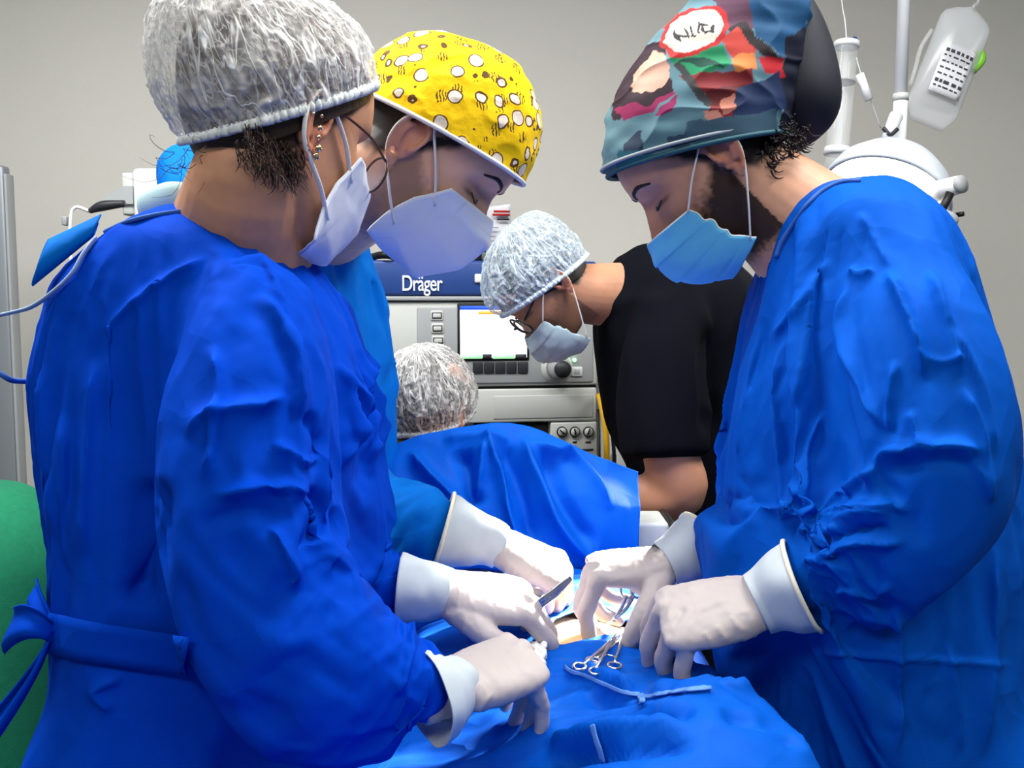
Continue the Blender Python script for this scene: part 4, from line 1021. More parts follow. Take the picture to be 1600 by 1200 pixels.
# ------------------------------------------------------------------ patient, table, drapes
def surf(me):
    from mathutils.bvhtree import BVHTree
    return BVHTree.FromPolygons([v.co for v in me.vertices], [tuple(p.vertices) for p in me.polygons])
def hit(bvh, px, py, off=0.0, dflt=1.0):
    d = (P(px, py, 1.0) - CAM).normalized(); h = bvh.ray_cast(CAM, d)
    if h[0] is None: return P(px, py, dflt)
    return h[0] + (h[1] if h[1].dot(d) < 0 else -h[1]) * off
def ribbon(bvh, pts, w, off, n=24, dflt=1.0):
    """strip of cloth lying on a surface along a drawn line"""
    L = catmull(np.array(pts, float), n); A = np.zeros((n, 5, 3)); T = np.gradient(L, axis=0); T /= np.linalg.norm(T, axis=1)[:, None]
    for i in range(n):
        for j in range(5):
            q = L[i] + np.array([-T[i][1], T[i][0]]) * w * (j / 4 - .5); A[i, j] = npv(hit(bvh, q[0], q[1], off, dflt))
    return sheet(A, .0015)
def smoothstep(a, b, x): t = np.clip((x - a) / (b - a), 0, 1); return t * t * (3 - 2 * t)
TX = .035                                      # middle of the table
def half_width(y): return .19 + .065 * smoothstep(1.0, .75, y) - .045 * smoothstep(1.35, 1.52, y)
def body_top(x, y):
    """height of the draped body above the floor"""
    h = .888 + .030 * np.exp(-((x - TX) / .15) ** 2) * smoothstep(1.6, 1.25, y)
    h = h + .060 * np.exp(-((x - .17) / .12) ** 2 - ((y - .80) / .16) ** 2)         # thighs towards the viewer
    h = h - .055 * np.exp(-((x + .03) / .11) ** 2 - ((y - .82) / .13) ** 2)
    h = h + .018 * np.exp(-((x - .22) / .07) ** 2 - ((y - 1.0) / .2) ** 2)
    return h
def drape_z(x, y):
    """cloth: follows the body, bends over the table edge and hangs"""
    w = half_width(y); a = np.abs(x - TX); return body_top(x, y) - .05 * smoothstep(w - .05, w + .02, a)
NU, NV = 150, 130
SU = np.linspace(-.62, .62, NU); YV = np.linspace(.42, 1.62, NV)
G = np.zeros((NU, NV, 3))
for j, y in enumerate(YV):
    w = float(half_width(y))
    for i, s_ in enumerate(SU):
        a = abs(s_); sg = 1 if s_ > 0 else -1
        if a <= w: x = TX + s_; z = float(drape_z(x, y))
        else:
            r = a - w; x = TX + sg * (w + .035 * math.sin(min(r / .06, 1) * PI / 2) + .015 * math.sin(y * 34 + 1.5 * math.sin(7 * y)) * min(1, r / .12)); z = float(drape_z(TX + sg * w, y)) - r * .97
        G[i, j] = (x, y, z)
flat = G.reshape(-1, 3)
fold = .5 * .012 * vnoise(flat * np.array([.7, 1.2, .6]), 9, 2) + .010 * np.clip(ridged(flat * np.array([.6, 1.3, .5]), 6.5, 4), 0, 1) ** 2.5 + .002 * vnoise(flat, 26, 6)
field = np.exp(-((flat[:, 0] - .09) / .10) ** 2 - ((flat[:, 1] - 1.17) / .07) ** 2)
G = (flat + np.stack([np.zeros(len(fold)), np.zeros(len(fold)), fold * (1 - .85 * field)], 1)).reshape(NU, NV, 3)
base_ = sheet(flat.reshape(NU, NV, 3) - np.array([0, 0, .010]), 0)
bm_core = mesh_of([base_])
V, F = sheet(G, 0); cl = mesh_of([(V, F)])
pinw = np.zeros(len(V)); fv = np.array(V); pinw[fv[:, 1] > 1.58] = 1; pinw = np.maximum(pinw, np.round(np.clip(field * 2.2 - .6, 0, 1), 1))
cl = subdivided(simulate(cl, [bm_core], pinw, frames=12, shrink=-.09, bend=.9, stiff=14, dist=.005), 1)
V = list(get_co(cl)); F = [tuple(p.vertices) for p in cl.polygons]
HOLE = [(846, 1012), (862, 968), (925, 952), (992, 975), (984, 1000), (935, 1004), (884, 1018)]
px, py, _ = proj(np.array(V))
hole = inside(px + 5 * vnoise(np.array(V), 60, 3), py + 4 * vnoise(np.array(V), 60, 5), HOLE)
F = [f for f in F if not all(hole[k] for k in f)]
me = mesh_of([(V, F)]); bm = bmesh.new(); bm.from_mesh(me); bmesh.ops.delete(bm, geom=[v for v in bm.verts if not v.link_faces], context='VERTS')
rim = [v for v in bm.verts if v.is_boundary and .95 < v.co.y < 1.45 and -.1 < v.co.x < .25]
for _ in range(10):                    # even out the cut edge of the opening
    new = {}
    for v in rim:
        nb = [e.other_vert(v).co for e in v.link_edges if e.is_boundary]
        if len(nb) == 2: new[v] = v.co * .4 + (nb[0] + nb[1]) * .3
    for v, c_ in new.items(): v.co = c_
bm.to_mesh(me); bm.free()
facets(me, .14, .030, 5, (.6, 1, 1)); facets(me, .06, .004, 2, (1, 1, 1))
STROKE_AMP = 1.8
creases(me, [(.012, 10, [(885, 1043), (940, 1065), (1000, 1088)], 's'), (.010, 9, [(1000, 1088), (1060, 1082), (1120, 1076), (1190, 1090)], 's'), (-.010, 14, [(900, 1070), (990, 1112), (1100, 1104)]),
             (-.010, 10, [(860, 1135), (960, 1118), (1060, 1105)], 's'), (.009, 12, [(850, 1160), (960, 1140), (1080, 1125)], 's'), (-.010, 10, [(840, 1195), (950, 1172), (1100, 1160)], 's'),
             (.012, 14, [(1130, 1040), (1180, 1070), (1240, 1120), (1330, 1190)], 's'), (-.008, 10, [(930, 1010), (925, 1040), (918, 1052)]), (.010, 10, [(1010, 1010), (1060, 1050), (1130, 1060)], 's'), (-.008, 10, [(1120, 1110), (1200, 1130), (1260, 1170)], 's')])
STROKE_AMP = 1.1
td_mesh = me
td = tag(link('table_drape', me, MATS['drape_blue']), 'blue sterile sheet covering the patient and the operating table', 'drape'); td.modifiers.new('t', 'SOLIDIFY').thickness = .0012
tb = surf(td_mesh)
# operating table under the sheet
ot = thing('operating_table', 'operating table standing hidden beneath the blue sterile sheet', 'table', (TX, 1.1, 0))
put('table_top', rbox((TX - .145, .38, .70), (TX + .145, 2.02, .78), .02), MATS['plastic_dark'], ot)
put('column', rbox((TX - .11, .95, .10), (TX + .11, 1.25, .70), .02), MATS['plastic_light'], ot)
put('base', rbox((TX - .14, .75, 0), (TX + .14, 1.55, .12), .03), MATS['plastic_light'], ot)
# patient: one continuous body under the sheet, head at the far end
pt = thing('person', 'patient lying under blue drapes, bouffant cap showing above the drape screen', 'person', (TX, 1.2, .78), 'patient on the table')
MP = head_matrix(668, 655, 1.93, 70, 8, 0, 1.0)
S = []
for y, w, zt, zb_ in [(.45, .10, .85, .80), (.6, .13, .85, .80), (.8, .14, .85, .79), (1.0, .13, .872, .79), (1.15, .14, .90, .79), (1.3, .145, .895, .79), (1.45, .175, .89, .79), (1.58, .15, .885, .79), (1.68, .08, .90, .81), (1.74, .055, .93, .84)]:
    ring = []
    for k in range(28):
        t = 2 * PI * k / 28; c, s_ = math.cos(t), math.sin(t)
        x = TX + (-.06 if y > 1.6 else 0) + w * math.copysign(abs(c) ** .8, c); top = min(zt, 9)
        ring.append((x, y, (zt + zb_) / 2 + (zt - zb_) / 2 * math.copysign(abs(s_) ** .7, s_)))
    S.append(ring)
hm = make_head(MP, (TX - .02, 1.62, .86), .075, 1.0)
skin_paint(hm, MP, rgb(205, 150, 118), seed=12)
pb = fuse([rings(S)], .008, 3); co = get_co(pb)
m_ = (co[:, 2] > .85) & (co[:, 1] < 1.5) & (np.abs(co[:, 0] - TX) < .19)
co[:, 2] = np.where(m_, np.minimum(co[:, 2], body_top(co[:, 0], co[:, 1]) - .010), co[:, 2])
near = np.exp(-((co[:, 0] - .09) / .085) ** 4 - ((co[:, 1] - 1.17) / .065) ** 4) * (co[:, 2] > .85)
co[:, 2] = co[:, 2] * (1 - near) + near * (body_top(co[:, 0], co[:, 1]) - .004)
set_co(pb, co); cc = np.tile(np.array(rgb(238, 200, 150)), (len(co), 1)); qx, qy, _ = proj(co)
iod = np.clip(1 - np.hypot((qx - 866) / 16, (qy - 990) / 16), 0, 1)[:, None]; cc = cc * (1 - iod) + np.array(rgb(205, 100, 30)) * iod
paint(pb, cc)
link('body', join([hm, pb]), MATS['skin'], pt)
V, F, H, q, band = cap_shape(MP, .02, -.06, .005, [((-.8, 0, .4), .012, .6)], 60, 24); put('hair', [(list(V), F)], MATS['hair_dark'], pt)
bouffant(MP, pt, MATS['net_white'], MATS['band_white'], .045, -.035, [((-.8, 0, .5), .020, .6)], puff=.012, pleat=.006, npl=46, crk=.003, seed=21, sc=55)
put('pillow', rbox((-.28, 1.74, .78), (.10, 2.0, .90), .05, 4), MATS['plastic_white'], None)
tag(bpy.data.objects['pillow'], 'white pillow under the head of the patient', 'pillow')
# screen drape hung over a hoop between the patient's head and the field
top = [(575, 712, 1.57), (625, 690, 1.57), (690, 673, 1.57), (752, 660, 1.57), (815, 664, 1.57), (870, 684, 1.57), (940, 716, 1.57), (998, 738, 1.57)]
bot = [(560, 905, 1.48), (610, 900, 1.48), (680, 892, 1.48), (745, 892, 1.48), (810, 892, 1.48), (870, 890, 1.48), (940, 888, 1.49), (997, 878, 1.50)]
Tt = catmull(np.array([npv(P(*p)) for p in top]), 150); Bt = catmull(np.array([npv(P(*p)) for p in bot]), 150)
A = np.zeros((150, 70, 3))
for i in range(150):
    for j in range(70):
        v = j / 69; p = Tt[i] * (1 - v) + Bt[i] * v; p[1] -= .02 * math.sin(v * PI); A[i, j] = p
f = A.reshape(-1, 3); f[:, 1] -= .010 * vnoise(f * np.array([1, 1, .25]), 22, 4) + .006 * vnoise(f, 14, 6)
V, F = sheet(f.reshape(150, 70, 3), 0); me = mesh_of([(V, F)])
# face the viewer
bm = bmesh.new(); bm.from_mesh(me); bmesh.ops.recalc_face_normals(bm, faces=bm.faces[:])
if sum(f_.normal.y for f_ in bm.faces) > 0: bmesh.ops.reverse_faces(bm, faces=bm.faces[:])
bm.to_mesh(me); bm.free()
facets(me, .12, .014, 7, (1, 1, .5))
creases(me, [(.028, 9, [(757, 666), (780, 740), (812, 850), (818, 890)], 's'), (-.020, 14, [(780, 680), (805, 760), (835, 860)]), (.030, 9, [(816, 672), (830, 730), (880, 830), (930, 885)], 's'), (-.018, 14, [(845, 700), (880, 790), (930, 860)]),
             (.018, 9, [(820, 690), (860, 705), (900, 720), (960, 800)], 's'), (.020, 10, [(635, 705), (700, 770), (735, 800)], 's'), (-.020, 14, [(720, 700), (735, 770), (740, 800)]), (.014, 9, [(690, 690), (740, 686), (800, 688)], 's'),
             (.016, 8, [(742, 780), (750, 740), (757, 690)], 's'), (.010, 6, [(880, 700), (882, 715), (884, 722)], 's')])
sd_ = tag(link('screen_drape', me, MATS['drape_blue']), 'blue drape raised as a screen in front of the patient\'s head', 'drape'); md = sd_.modifiers.new('t', 'SOLIDIFY'); md.thickness = .0015
hb = tag(put('screen_hoop', tube([npv(P(640, 925, 1.60)), npv(P(640, 700, 1.60)), npv(P(690, 684, 1.60)), npv(P(752, 672, 1.60)), npv(P(870, 698, 1.60)), npv(P(984, 748, 1.60)), npv(P(986, 925, 1.60))], .006, n=10, spline=False), MATS['steel']),
         'bent steel hoop holding up the blue screen drape', 'frame')
# ------------------------------------------------------------------ things on the field
def tapered_bar(pts, r): return tube(pts, r, n=8)
fc = thing('forceps', 'dark steel thumb forceps held in the gloved hand over the field', 'forceps', P(860, 935, 1.10))
for k, o_ in ((1, .0012), (-1, -.0012)):
    put('forceps_arm', tube([P(892, 903, 1.12) , P(868, 925, 1.115) + Vector((0, 0, o_ * 2)), P(840, 952, 1.11) + Vector((0, 0, o_ * 2)), P(870, 985, 1.165) + Vector((0, 0, o_))], [(.0012, .0036), (.0012, .0042), (.0012, .004), (.0006, .0012)], n=8), MATS['steel'], fc)
nh = thing('needle_holder', 'steel needle holder gripped between finger and thumb of the gloved hand', 'needle holder', P(965, 955, 1.15))
for k in (1, -1):
    put('handle', tube([P(985 + 6 * k, 930, 1.16), P(975 + 4 * k, 950, 1.16), P(960 + k, 968, 1.16)], .0022, n=8), MATS['steel'], nh)
    ring = [P(988 + 8 * k, 922, 1.16) + Vector((.008 * math.cos(t), 0, .010 * math.sin(t))) for t in [2 * PI * i / 18 for i in range(18)]]
    put('finger_ring', tube(ring, .0018, n=6, spline=False, closed=True), MATS['steel'], nh)
put('jaw', tube([P(960, 968, 1.16), P(948, 976, 1.165), P(936, 984, 1.17)], [.0024, .002, .001], n=8), MATS['steel'], nh)
def clamp(name, label, base, tip, ring_r, seed, sp=.010):
    """ringed haemostat lying on the drape; base = finger rings, tip = jaws (pixels)"""
    t = thing(name, label, 'clamp', hit(tb, *base, .004), 'clamps lying on the drape')
    b = npv(hit(tb, *base, .006)); e = npv(hit(tb, *tip, .008)); ax = e - b; ax /= np.linalg.norm(ax); nrm = np.array([0, -.35, .94]); sx = np.cross(nrm, ax); sx /= np.linalg.norm(sx)
    mid = b + (e - b) * .62
    for k in (1, -1):
        put('shank', tube([b + sx * k * sp, b + (mid - b) * .5 + sx * k * sp * .5, mid, e + sx * k * -.001], [.0018, .0022, .0026, .0012], n=8), MATS['steel'], t)
        c = b + sx * k * (sp + .002) - ax * ring_r
        ring = [c + ring_r * (1.15 * math.cos(q) * ax + .8 * math.sin(q) * sx) for q in [2 * PI * i / 22 for i in range(22)]]
        put('finger_ring', tube(ring, .0017, n=8, spline=False, closed=True), MATS['steel'], t)
    put('ratchet', tube([b + (mid - b) * .2 + sx * sp * .7, b + (mid - b) * .2 - sx * sp * .7], .0012, n=6), MATS['steel'], t)
    put('pivot_screw', ball(mid + nrm * .002, .0026, 10, 6), MATS['steel'], t)
    return t
clamp('haemostat', 'ringed steel clamp gripping the sheet edge beside the gloved resting hand', (948, 1040), (988, 984), .009, 1)
clamp('haemostat', 'steel clamp lying partly under the other ringed clamp on the sheet', (922, 1044), (972, 992), .008, 2, .007)
bpy.context.view_layer.update()
def lump(px0, py0, w, d_, h, seed, m, off=.004):
    c = npv(hit(tb, px0, py0, off)); return c
A = np.zeros((24, 16, 3))
for i in range(24):
    for j in range(16):
        p = npv(hit(tb, 800 + 52 * i / 23, 1014 + 30 * j / 15 - 3 * math.sin(i * .8), .006 + .004 * abs(math.sin(i * .9 + j * .5)))); A[i, j] = p
tag(put('gauze_pad', sheet(A, .003), MATS['gauze']), 'crumpled white gauze lying on the drape beside the incision', 'gauze')
mat('seam_blue', rgb(90, 140, 208), rough=.7)
# pale seam tape and staple-like ties on the sheet
rb = put('seam_tape', ribbon(tb, [(884, 1044), (940, 1066), (1000, 1089), (1050, 1084), (1110, 1077)], 6, .002, 40), MATS['seam_blue'], td)
rb = put('tie_loop', ribbon(tb, [(931, 1132), (936, 1150), (944, 1172), (948, 1190)], 7, .004, 20), MATS['seam_blue'], td)
rb = put('tie_loop', ribbon(tb, [(1002, 1092), (1006, 1098), (1007, 1104)], 9, .004, 8), MATS['seam_blue'], td)
# ------------------------------------------------------------------ gown ties, trims
wb_ = surf(wg)
put('neck_binding', tube([npv(hit(wb_, *p, .001, 1.0)) for p in [(165, 362), (200, 348), (240, 338), (280, 332), (315, 328), (345, 338), (385, 358), (420, 378)]], .0026, n=8, seg=50), MATS['trim_blue'], wm)
put('undershirt_collar', tube([P(225, 322, 1.05), P(262, 310, 1.0), P(300, 312, .99), P(345, 330, .98), P(385, 352, .985)], [(.008, .016), (.008, .017), (.008, .015), (.006, .012), (.004, .008)], n=12, ref=(0, 0, 1)), MATS['undershirt'], wm)
fl = put('tie_flap', grid(lambda u, v: npv(P(152 - 88 * u, 352 + 58 * u, .965)) + (.013 + .014 * u) * np.array([.35 * math.sin(v * 5.2 + .3), -math.sin(v * 5.2 - .6) * .9, .9 * math.cos(v * 5.2 - .2)]), 20, 26, .0014), MATS['gown_cyan'], wm)
put('neck_tie', tube([hit(wb_, 150, 372, .003, .95), hit(wb_, 136, 400, .004, .95), hit(wb_, 120, 428, .005, .95), P(88, 452, .93), P(52, 478, .94), P(20, 488, .95), P(-40, 500, .95)], [(.0016, .004)] * 7, n=8, ref=(0, -1, .2)), MATS['tie_pale'], wm)
put('neck_tie', tube([P(-40, 560, .99), P(0, 584, .99), P(18, 594, 1.0), P(40, 596, 1.04)], .003, n=8), MATS['trim_blue'], wm)
put('waist_belt', ribbon(wb_, [(78, 985), (150, 1000), (230, 1012), (300, 1022)], 62, .006, 30), MATS['gown_blue'], wm)
def bow(pts, w0, w1): return grid(lambda u, v: npv(P(*(np.array(pts[0]) * (1 - u) ** 2 + 2 * np.array(pts[1]) * u * (1 - u) + np.array(pts[2]) * u * u))) + (np.array([.3, -.2, 1]) * (v - .5) * (w0 * (1 - u) + w1 * u)) + np.array([0, -.008 * math.sin(v * 6), 0]), 20, 9, .0015)
put('belt_bow', bow([(82, 988, .93), (40, 960, .90), (14, 985, .95)], .016, .05), MATS['gown_blue'], wm)
put('belt_bow', bow([(82, 988, .94), (50, 925, .95), (52, 925, .98)], .016, .03), MATS['gown_blue'], wm)
put('belt_tail', bow([(80, 992, .93), (60, 1050, .92), (-20, 1150, .93)], .016, .05), MATS['gown_blue'], wm)
rb_ = surf(rg)
put('neck_binding', tube([npv(hit(rb_, *p, .001, 1.05)) for p in [(1214, 402), (1222, 380), (1240, 352), (1262, 322), (1285, 300), (1315, 286), (1345, 284)]], .0030, n=8, seg=40), MATS['trim_blue'], rm)

# ------------------------------------------------------------------ anaesthesia workstation
MO = P(780, 600, 2.38); MYAW = math.radians(9)
MX = Vector((math.cos(MYAW), math.sin(MYAW), 0)); MN = Vector((-math.sin(MYAW), math.cos(MYAW), 0))
MM = Matrix(((MX.x, MN.x, 0, MO.x), (MX.y, MN.y, 0, MO.y), (0, 0, 1, MO.z), (0, 0, 0, 1)))
def onM(px, py, off=0.0):
    d = P(px, py, 1.0) - CAM; t = (MO + MN * off - CAM).dot(MN) / d.dot(MN); q = CAM + d * t - MO
    return q.dot(MX), q.z
def mbox(x0, y0, x1, y1, a, b, r=.004):
    """box spanning pixels on the front plane, from depth a to b (negative = towards the viewer)"""
    l, t = onM(x0, y0); r_, b_ = onM(x1, y1); return rbox((min(l, r_), a, min(t, b_)), (max(l, r_), b, max(t, b_)), r, 2, MM)
am = thing('anaesthesia_machine', 'grey anaesthesia workstation with lit screen and knob, behind the patient', 'medical machine', (MO.x, MO.y + .2, 0))
zf = -MO.z
put('cabinet', [rbox((onM(540, 0)[0], .012, zf + .10), (onM(933, 0)[0], .48, onM(0, 470)[1]), .01, 2, MM)], MATS['plastic_light'], am)
put('base', rbox((onM(530, 0)[0], -.05, zf + .07), (onM(940, 0)[0], .52, zf + .13), .02, 2, MM), MATS['plastic_grey'], am)
for a in (.10, .38):
    for b in (onM(560, 0)[0], onM(915, 0)[0]): put('caster', xf(tube([(b - .02, a, zf + .036), (b + .02, a, zf + .036)], .036, n=16), MM), MATS['black'], am)
put('fascia', mbox(540, 406, 932, 462, -.005, .46, .008), MATS['navy'], am)
put('fascia_ledge', mbox(540, 463, 934, 470, -.012, .3, .003), MATS['plastic_grey'], am)
cp = put('control_panel', mbox(600, 472, 933, 601, -.004, .02, .005), MATS['plastic_light'], am)
put('panel_plate', mbox(651, 480, 926, 597, -.008, .0, .004), MATS['plastic_grey'], cp)
scn = put('screen_bezel', mbox(714, 474, 826, 563, -.011, .0, .003), MATS['black'], cp)
mat('screen_white', (1, 1, 1), emit=((.93, .97, 1.0), 1.25)); mat('screen_blue', rgb(30, 70, 200), emit=(rgb(30, 80, 220), .9)); mat('screen_green', rgb(150, 220, 160), emit=(rgb(160, 225, 170), .9)); mat('screen_orange', rgb(230, 160, 60), emit=(rgb(240, 170, 70), .8))
put('display', mbox(718, 484, 822, 558, -.013, -.010, 0), MATS['screen_white'], am)
put('display_title_bar', mbox(718, 478, 822, 484, -.013, -.010, 0), MATS['screen_blue'], am)
put('display_message', mbox(746, 486, 786, 491, -.0136, -.012, 0), MATS['screen_orange'], am)
for a, b in ((720, 752), (769, 803)): put('display_key_label', mbox(a, 554, b, 560, -.0138, -.012, 0), MATS['screen_green'], am)
for a, b in ((753, 767), (804, 821)): put('display_key_label', mbox(a, 553, b, 560, -.0138, -.012, 0), MATS['text_dark'], am)
for k, (x, y) in enumerate(((682, 493), (683, 513), (684, 532), (685, 550))):
    b = put('panel_button', mbox(x - 10, y - 8, x + 10, y + 8, -.011, -.004, .004), MATS['plastic_light'], cp)
    put('button_frame', mbox(x - 8, y - 5, x + 8, y + 5, -.0125, -.008, .003), MATS['plastic_dark'], cp); put('button_face', mbox(x - 6.5, y - 3.5, x + 6.5, y + 3.5, -.0135, -.008, .002), MATS['plastic_light'], cp)
for k in range(5):
    x = 738 + 17.5 * k; put('soft_key', mbox(x, 565, x + 16, 583, -.012, -.004, .002), MATS['plastic_dark' if k != 9 else 'black'], cp)
def mdisc(cx, cy, r, a, b, n=28, r2=None):
    x, z = onM(cx, cy); return xf(tube([(x, a, z), (x, b, z)], [r2 or r, r], n=n), MM)
put('knob_recess', mdisc(869, 574, .040, -.010, .0), MATS['plastic_light'], cp)
put('rotary_knob', mdisc(871, 574, .031, -.045, -.008, r2=.027), MATS['plastic_grey'], cp); put('knob_cap', mdisc(873, 575, .021, -.050, -.044), MATS['plastic_dark'], cp)
put('status_light', mdisc(896, 562, .0045, -.014, -.006, 12), mat('led_green', (.2, 1, .3), emit=((.35, 1, .45), 3)), cp)
put('square_button', mbox(891, 573, 909, 588, -.012, -.006, .003), MATS['plastic_light'], cp); put('square_mark', mbox(896, 576, 904, 584, -.0135, -.011, .001), MATS['plastic_grey'], cp)
dr_ = put('drawer', mbox(560, 611, 931, 657, -.006, .02, .004), MATS['plastic_light'], am)
put('drawer_inset', mbox(770, 618, 926, 652, -.008, .0, .003), mat('plastic_mid', rgb(176, 180, 177), rough=.5), dr_)
put('shadow_gap', mbox(560, 602, 932, 609, .004, .02, .001), MATS['black'], am)
put('slot', mbox(740, 662, 858, 700, .006, .02, .002), MATS['black'], am)
gp = put('gauge_panel', mbox(860, 660, 932, 716, -.006, .02, .004), MATS['plastic_light'], am)
for k, x in enumerate((877, 897, 918)):
    g = put('pressure_gauge', mdisc(x, 674, .0135, -.012, -.002, 22), MATS['black'], gp); put('gauge_face', mdisc(x, 674, .0108, -.0128, -.010, 20), MATS['plastic_light'], gp)
    a = 2.4 - .6 * k; xx, zz = onM(x, 674); put('gauge_needle', xf(tube([(xx - .008 * math.cos(a), -.0135, zz - .008 * math.sin(a)), (xx + .009 * math.cos(a), -.0135, zz + .009 * math.sin(a))], .0022, n=6), MM), MATS['black'], gp)
for x0, x1, y in ((894, 900, 690), (914, 922, 690), (908, 926, 702)): put('gauge_caption', mbox(x0, y - 1.2, x1, y + 1.2, -.0075, -.004, 0), MATS['text_dark'], gp)
put('lower_panel', mbox(560, 720, 932, 1050, -.004, .02, .006), MATS['plastic_light'], am)
# maker's lettering
tcv = bpy.data.curves.new('lettering', 'FONT'); tcv.body = 'Dr\u00e4ger'; tcv.size = .053; tcv.extrude = .0015; tcv.offset = .0005; tcv.space_character = .92
to = bpy.data.objects.new('tmp_text', tcv); COL.objects.link(to); tme = evaluated(to); bpy.data.objects.remove(to)
x, z = onM(627, 454)
tme.transform(MM @ Matrix.Translation((x, -.0075, z)) @ Matrix.Rotation(PI / 2, 4, 'X') @ Matrix.Diagonal((.70, 1.0, 1, 1)))
link('lettering', tme, MATS['text_white'], am, smooth=False)
put('power_tag', mbox(741, 428, 752, 442, -.012, -.004, .003), MATS['plastic_white'], am)
# odds and ends on top of the workstation
zt = onM(0, 406)[1]
def top_thing(name, label, cat, parts, group=None):
    t = thing(name, label, cat, MM @ Vector((onM(parts[0][3], 0)[0], .1, zt)), group)
    for nm, m_, geo, _ in parts: put(nm, geo, m_, t)
    return t
def cyl(px0, r, y, h0, h1, n=24, r2=None): x = onM(px0, 0)[0]; return xf(tube([(x, y, zt + h0), (x, y, zt + h1)], [r, r2 or r], n=n), MM)
top_thing('monitor_dish', 'dark round-topped device on the grey machine behind the respirator mask', 'medical device',
          [('housing', MATS['plastic_dark'], [cyl(728, .050, .10, 0, .030, 28, .058)], 728), ('rim', MATS['black'], [cyl(728, .060, .10, .030, .048, 28)], 728), ('lid', mat('lid_grey', rgb(120, 122, 132), rough=.4), [cyl(728, .056, .10, .048, .056, 28, .050)], 728)])
top_thing('cable_bundle', 'loose black cables coiled along the top of the grey machine', 'cable', [('cable', MATS['black'], [xf(tube([(onM(a, 0)[0], .02 + .03 * math.sin(a), zt + .014 + .003 * math.cos(a * 1.7)) for a in range(560, 700, 14)], .009, n=8), MM)], 640)])
bx0, bx1 = onM(752, 0)[0], onM(818, 0)[0]
bag = thing('printed_pack', 'white printed sterile pack with red stripes standing on the machine', 'package', MM @ Vector(((bx0 + bx1) / 2, .2, zt)))
pz = onM(0, 292)[1]
put('pack_body', grid(lambda u, v: MM @ Vector((bx0 - .03 + (bx1 - bx0 + .03) * u, .20 + .010 * math.sin(u * 5) * (1 - v), zt + (pz - zt) * v * (1 - .12 * (1 - u)) )), 16, 16, .03), MATS['paper'], bag)
def pmark(x0, y0, x1, y1, m_, nm): 
    a, b = onM(x0, y0)[0], onM(x1, y1)[0]; put(nm, rbox((a, .186, onM(0, y1)[1]), (b, .1895, onM(0, y0)[1]), 0, 2, MM), m_, bag)
pmark(788, 305, 815, 309, MATS['red_print'], 'red_stripe'); pmark(786, 311, 815, 315, MATS['red_print'], 'red_stripe'); pmark(794, 320, 814, 323, MATS['black'], 'printed_line')
for k in range(6): pmark(768 + 2 * (k % 2), 336 + 8 * k, 796 - 3 * (k % 3), 337.5 + 8 * k, MATS['plastic_grey'], 'printed_line')
vp = tag(put('grey_block', mbox(757, 392, 790, 405, .06, .18, .004), mat('block_grey', rgb(96, 100, 100), rough=.6)), 'grey block on the machine top beside the dark round device', 'medical device')
# hoses running down the side of the machine
def hose(name, label, pts, r, m_, grp='hoses beside the machine'): return tag(put(name, tube([P(*p) for p in pts], r, n=10), m_), label, 'hose', grp)
hose('gas_hose', 'yellow gas hose running down beside the grey machine', [(936, 618, 2.40), (941, 640, 2.36), (947, 680, 2.34), (948, 730, 2.34), (948, 900, 2.34), (946, 1300, 2.38), (944, 1424, 2.40)], .0075, MATS['yellow_hose'])
hose('gas_hose', 'black hose between the yellow hose and the white cabinet', [(944, 600, 2.44), (952, 650, 2.40), (958, 690, 2.38), (960, 740, 2.37), (960, 900, 2.37), (960, 1420, 2.42)], .0050, MATS['black'])
hose('gas_hose', 'thin black hose along the edge of the grey machine', [(934, 640, 2.36), (936, 700, 2.32), (936, 760, 2.31), (936, 900, 2.31), (934, 1410, 2.31)], .0035, MATS['black'])
wc = thing('white_cabinet', 'white equipment cabinet behind the man in black scrubs', 'cabinet', P(975, 1000, 2.75))
c0, c1 = P(940, 480, 2.62), P(1110, 480, 2.62)
put('cabinet_body', rbox((c0.x, c0.y, .06), (c1.x, c0.y + .3, 1.28), .01), MATS['plastic_white'], wc); put('plinth', rbox((c0.x + .01, c0.y + .02, 0), (c1.x - .01, c0.y + .28, .06), 0), MATS['plastic_dark'], wc)
d_ = put('cabinet_door', rbox((c0.x + .012, c0.y - .008, .10), (c1.x - .012, c0.y, 1.24), .004), MATS['plastic_white'], wc); put('door_handle', rbox((c0.x + .03, c0.y - .03, .75), (c0.x + .042, c0.y - .008, .9), .003), MATS['steel'], d_)
# grey stool-height box seen past the drape screen
gb = thing('trolley', 'low grey trolley top seen past the right edge of the screen drape', 'trolley', P(1020, 1000, 1.72))
a, b = P(992, 818, 1.56), P(1046, 818, 1.56)
put('trolley_top', rbox((a.x, a.y, a.z - .09), (b.x, a.y + .10, a.z), .006), MATS['plastic_light'], gb); put('trolley_edge', rbox((b.x + .001, a.y - .004, a.z - .10), (b.x + .010, a.y + .104, a.z + .002), .003), MATS['black'], gb)
for x_ in (a.x + .012, b.x - .012):
    for y_ in (a.y + .012, a.y + .088): put('leg', tube([(x_, y_, 0), (x_, y_, a.z - .09)], .009, n=10), MATS['steel'], gb)

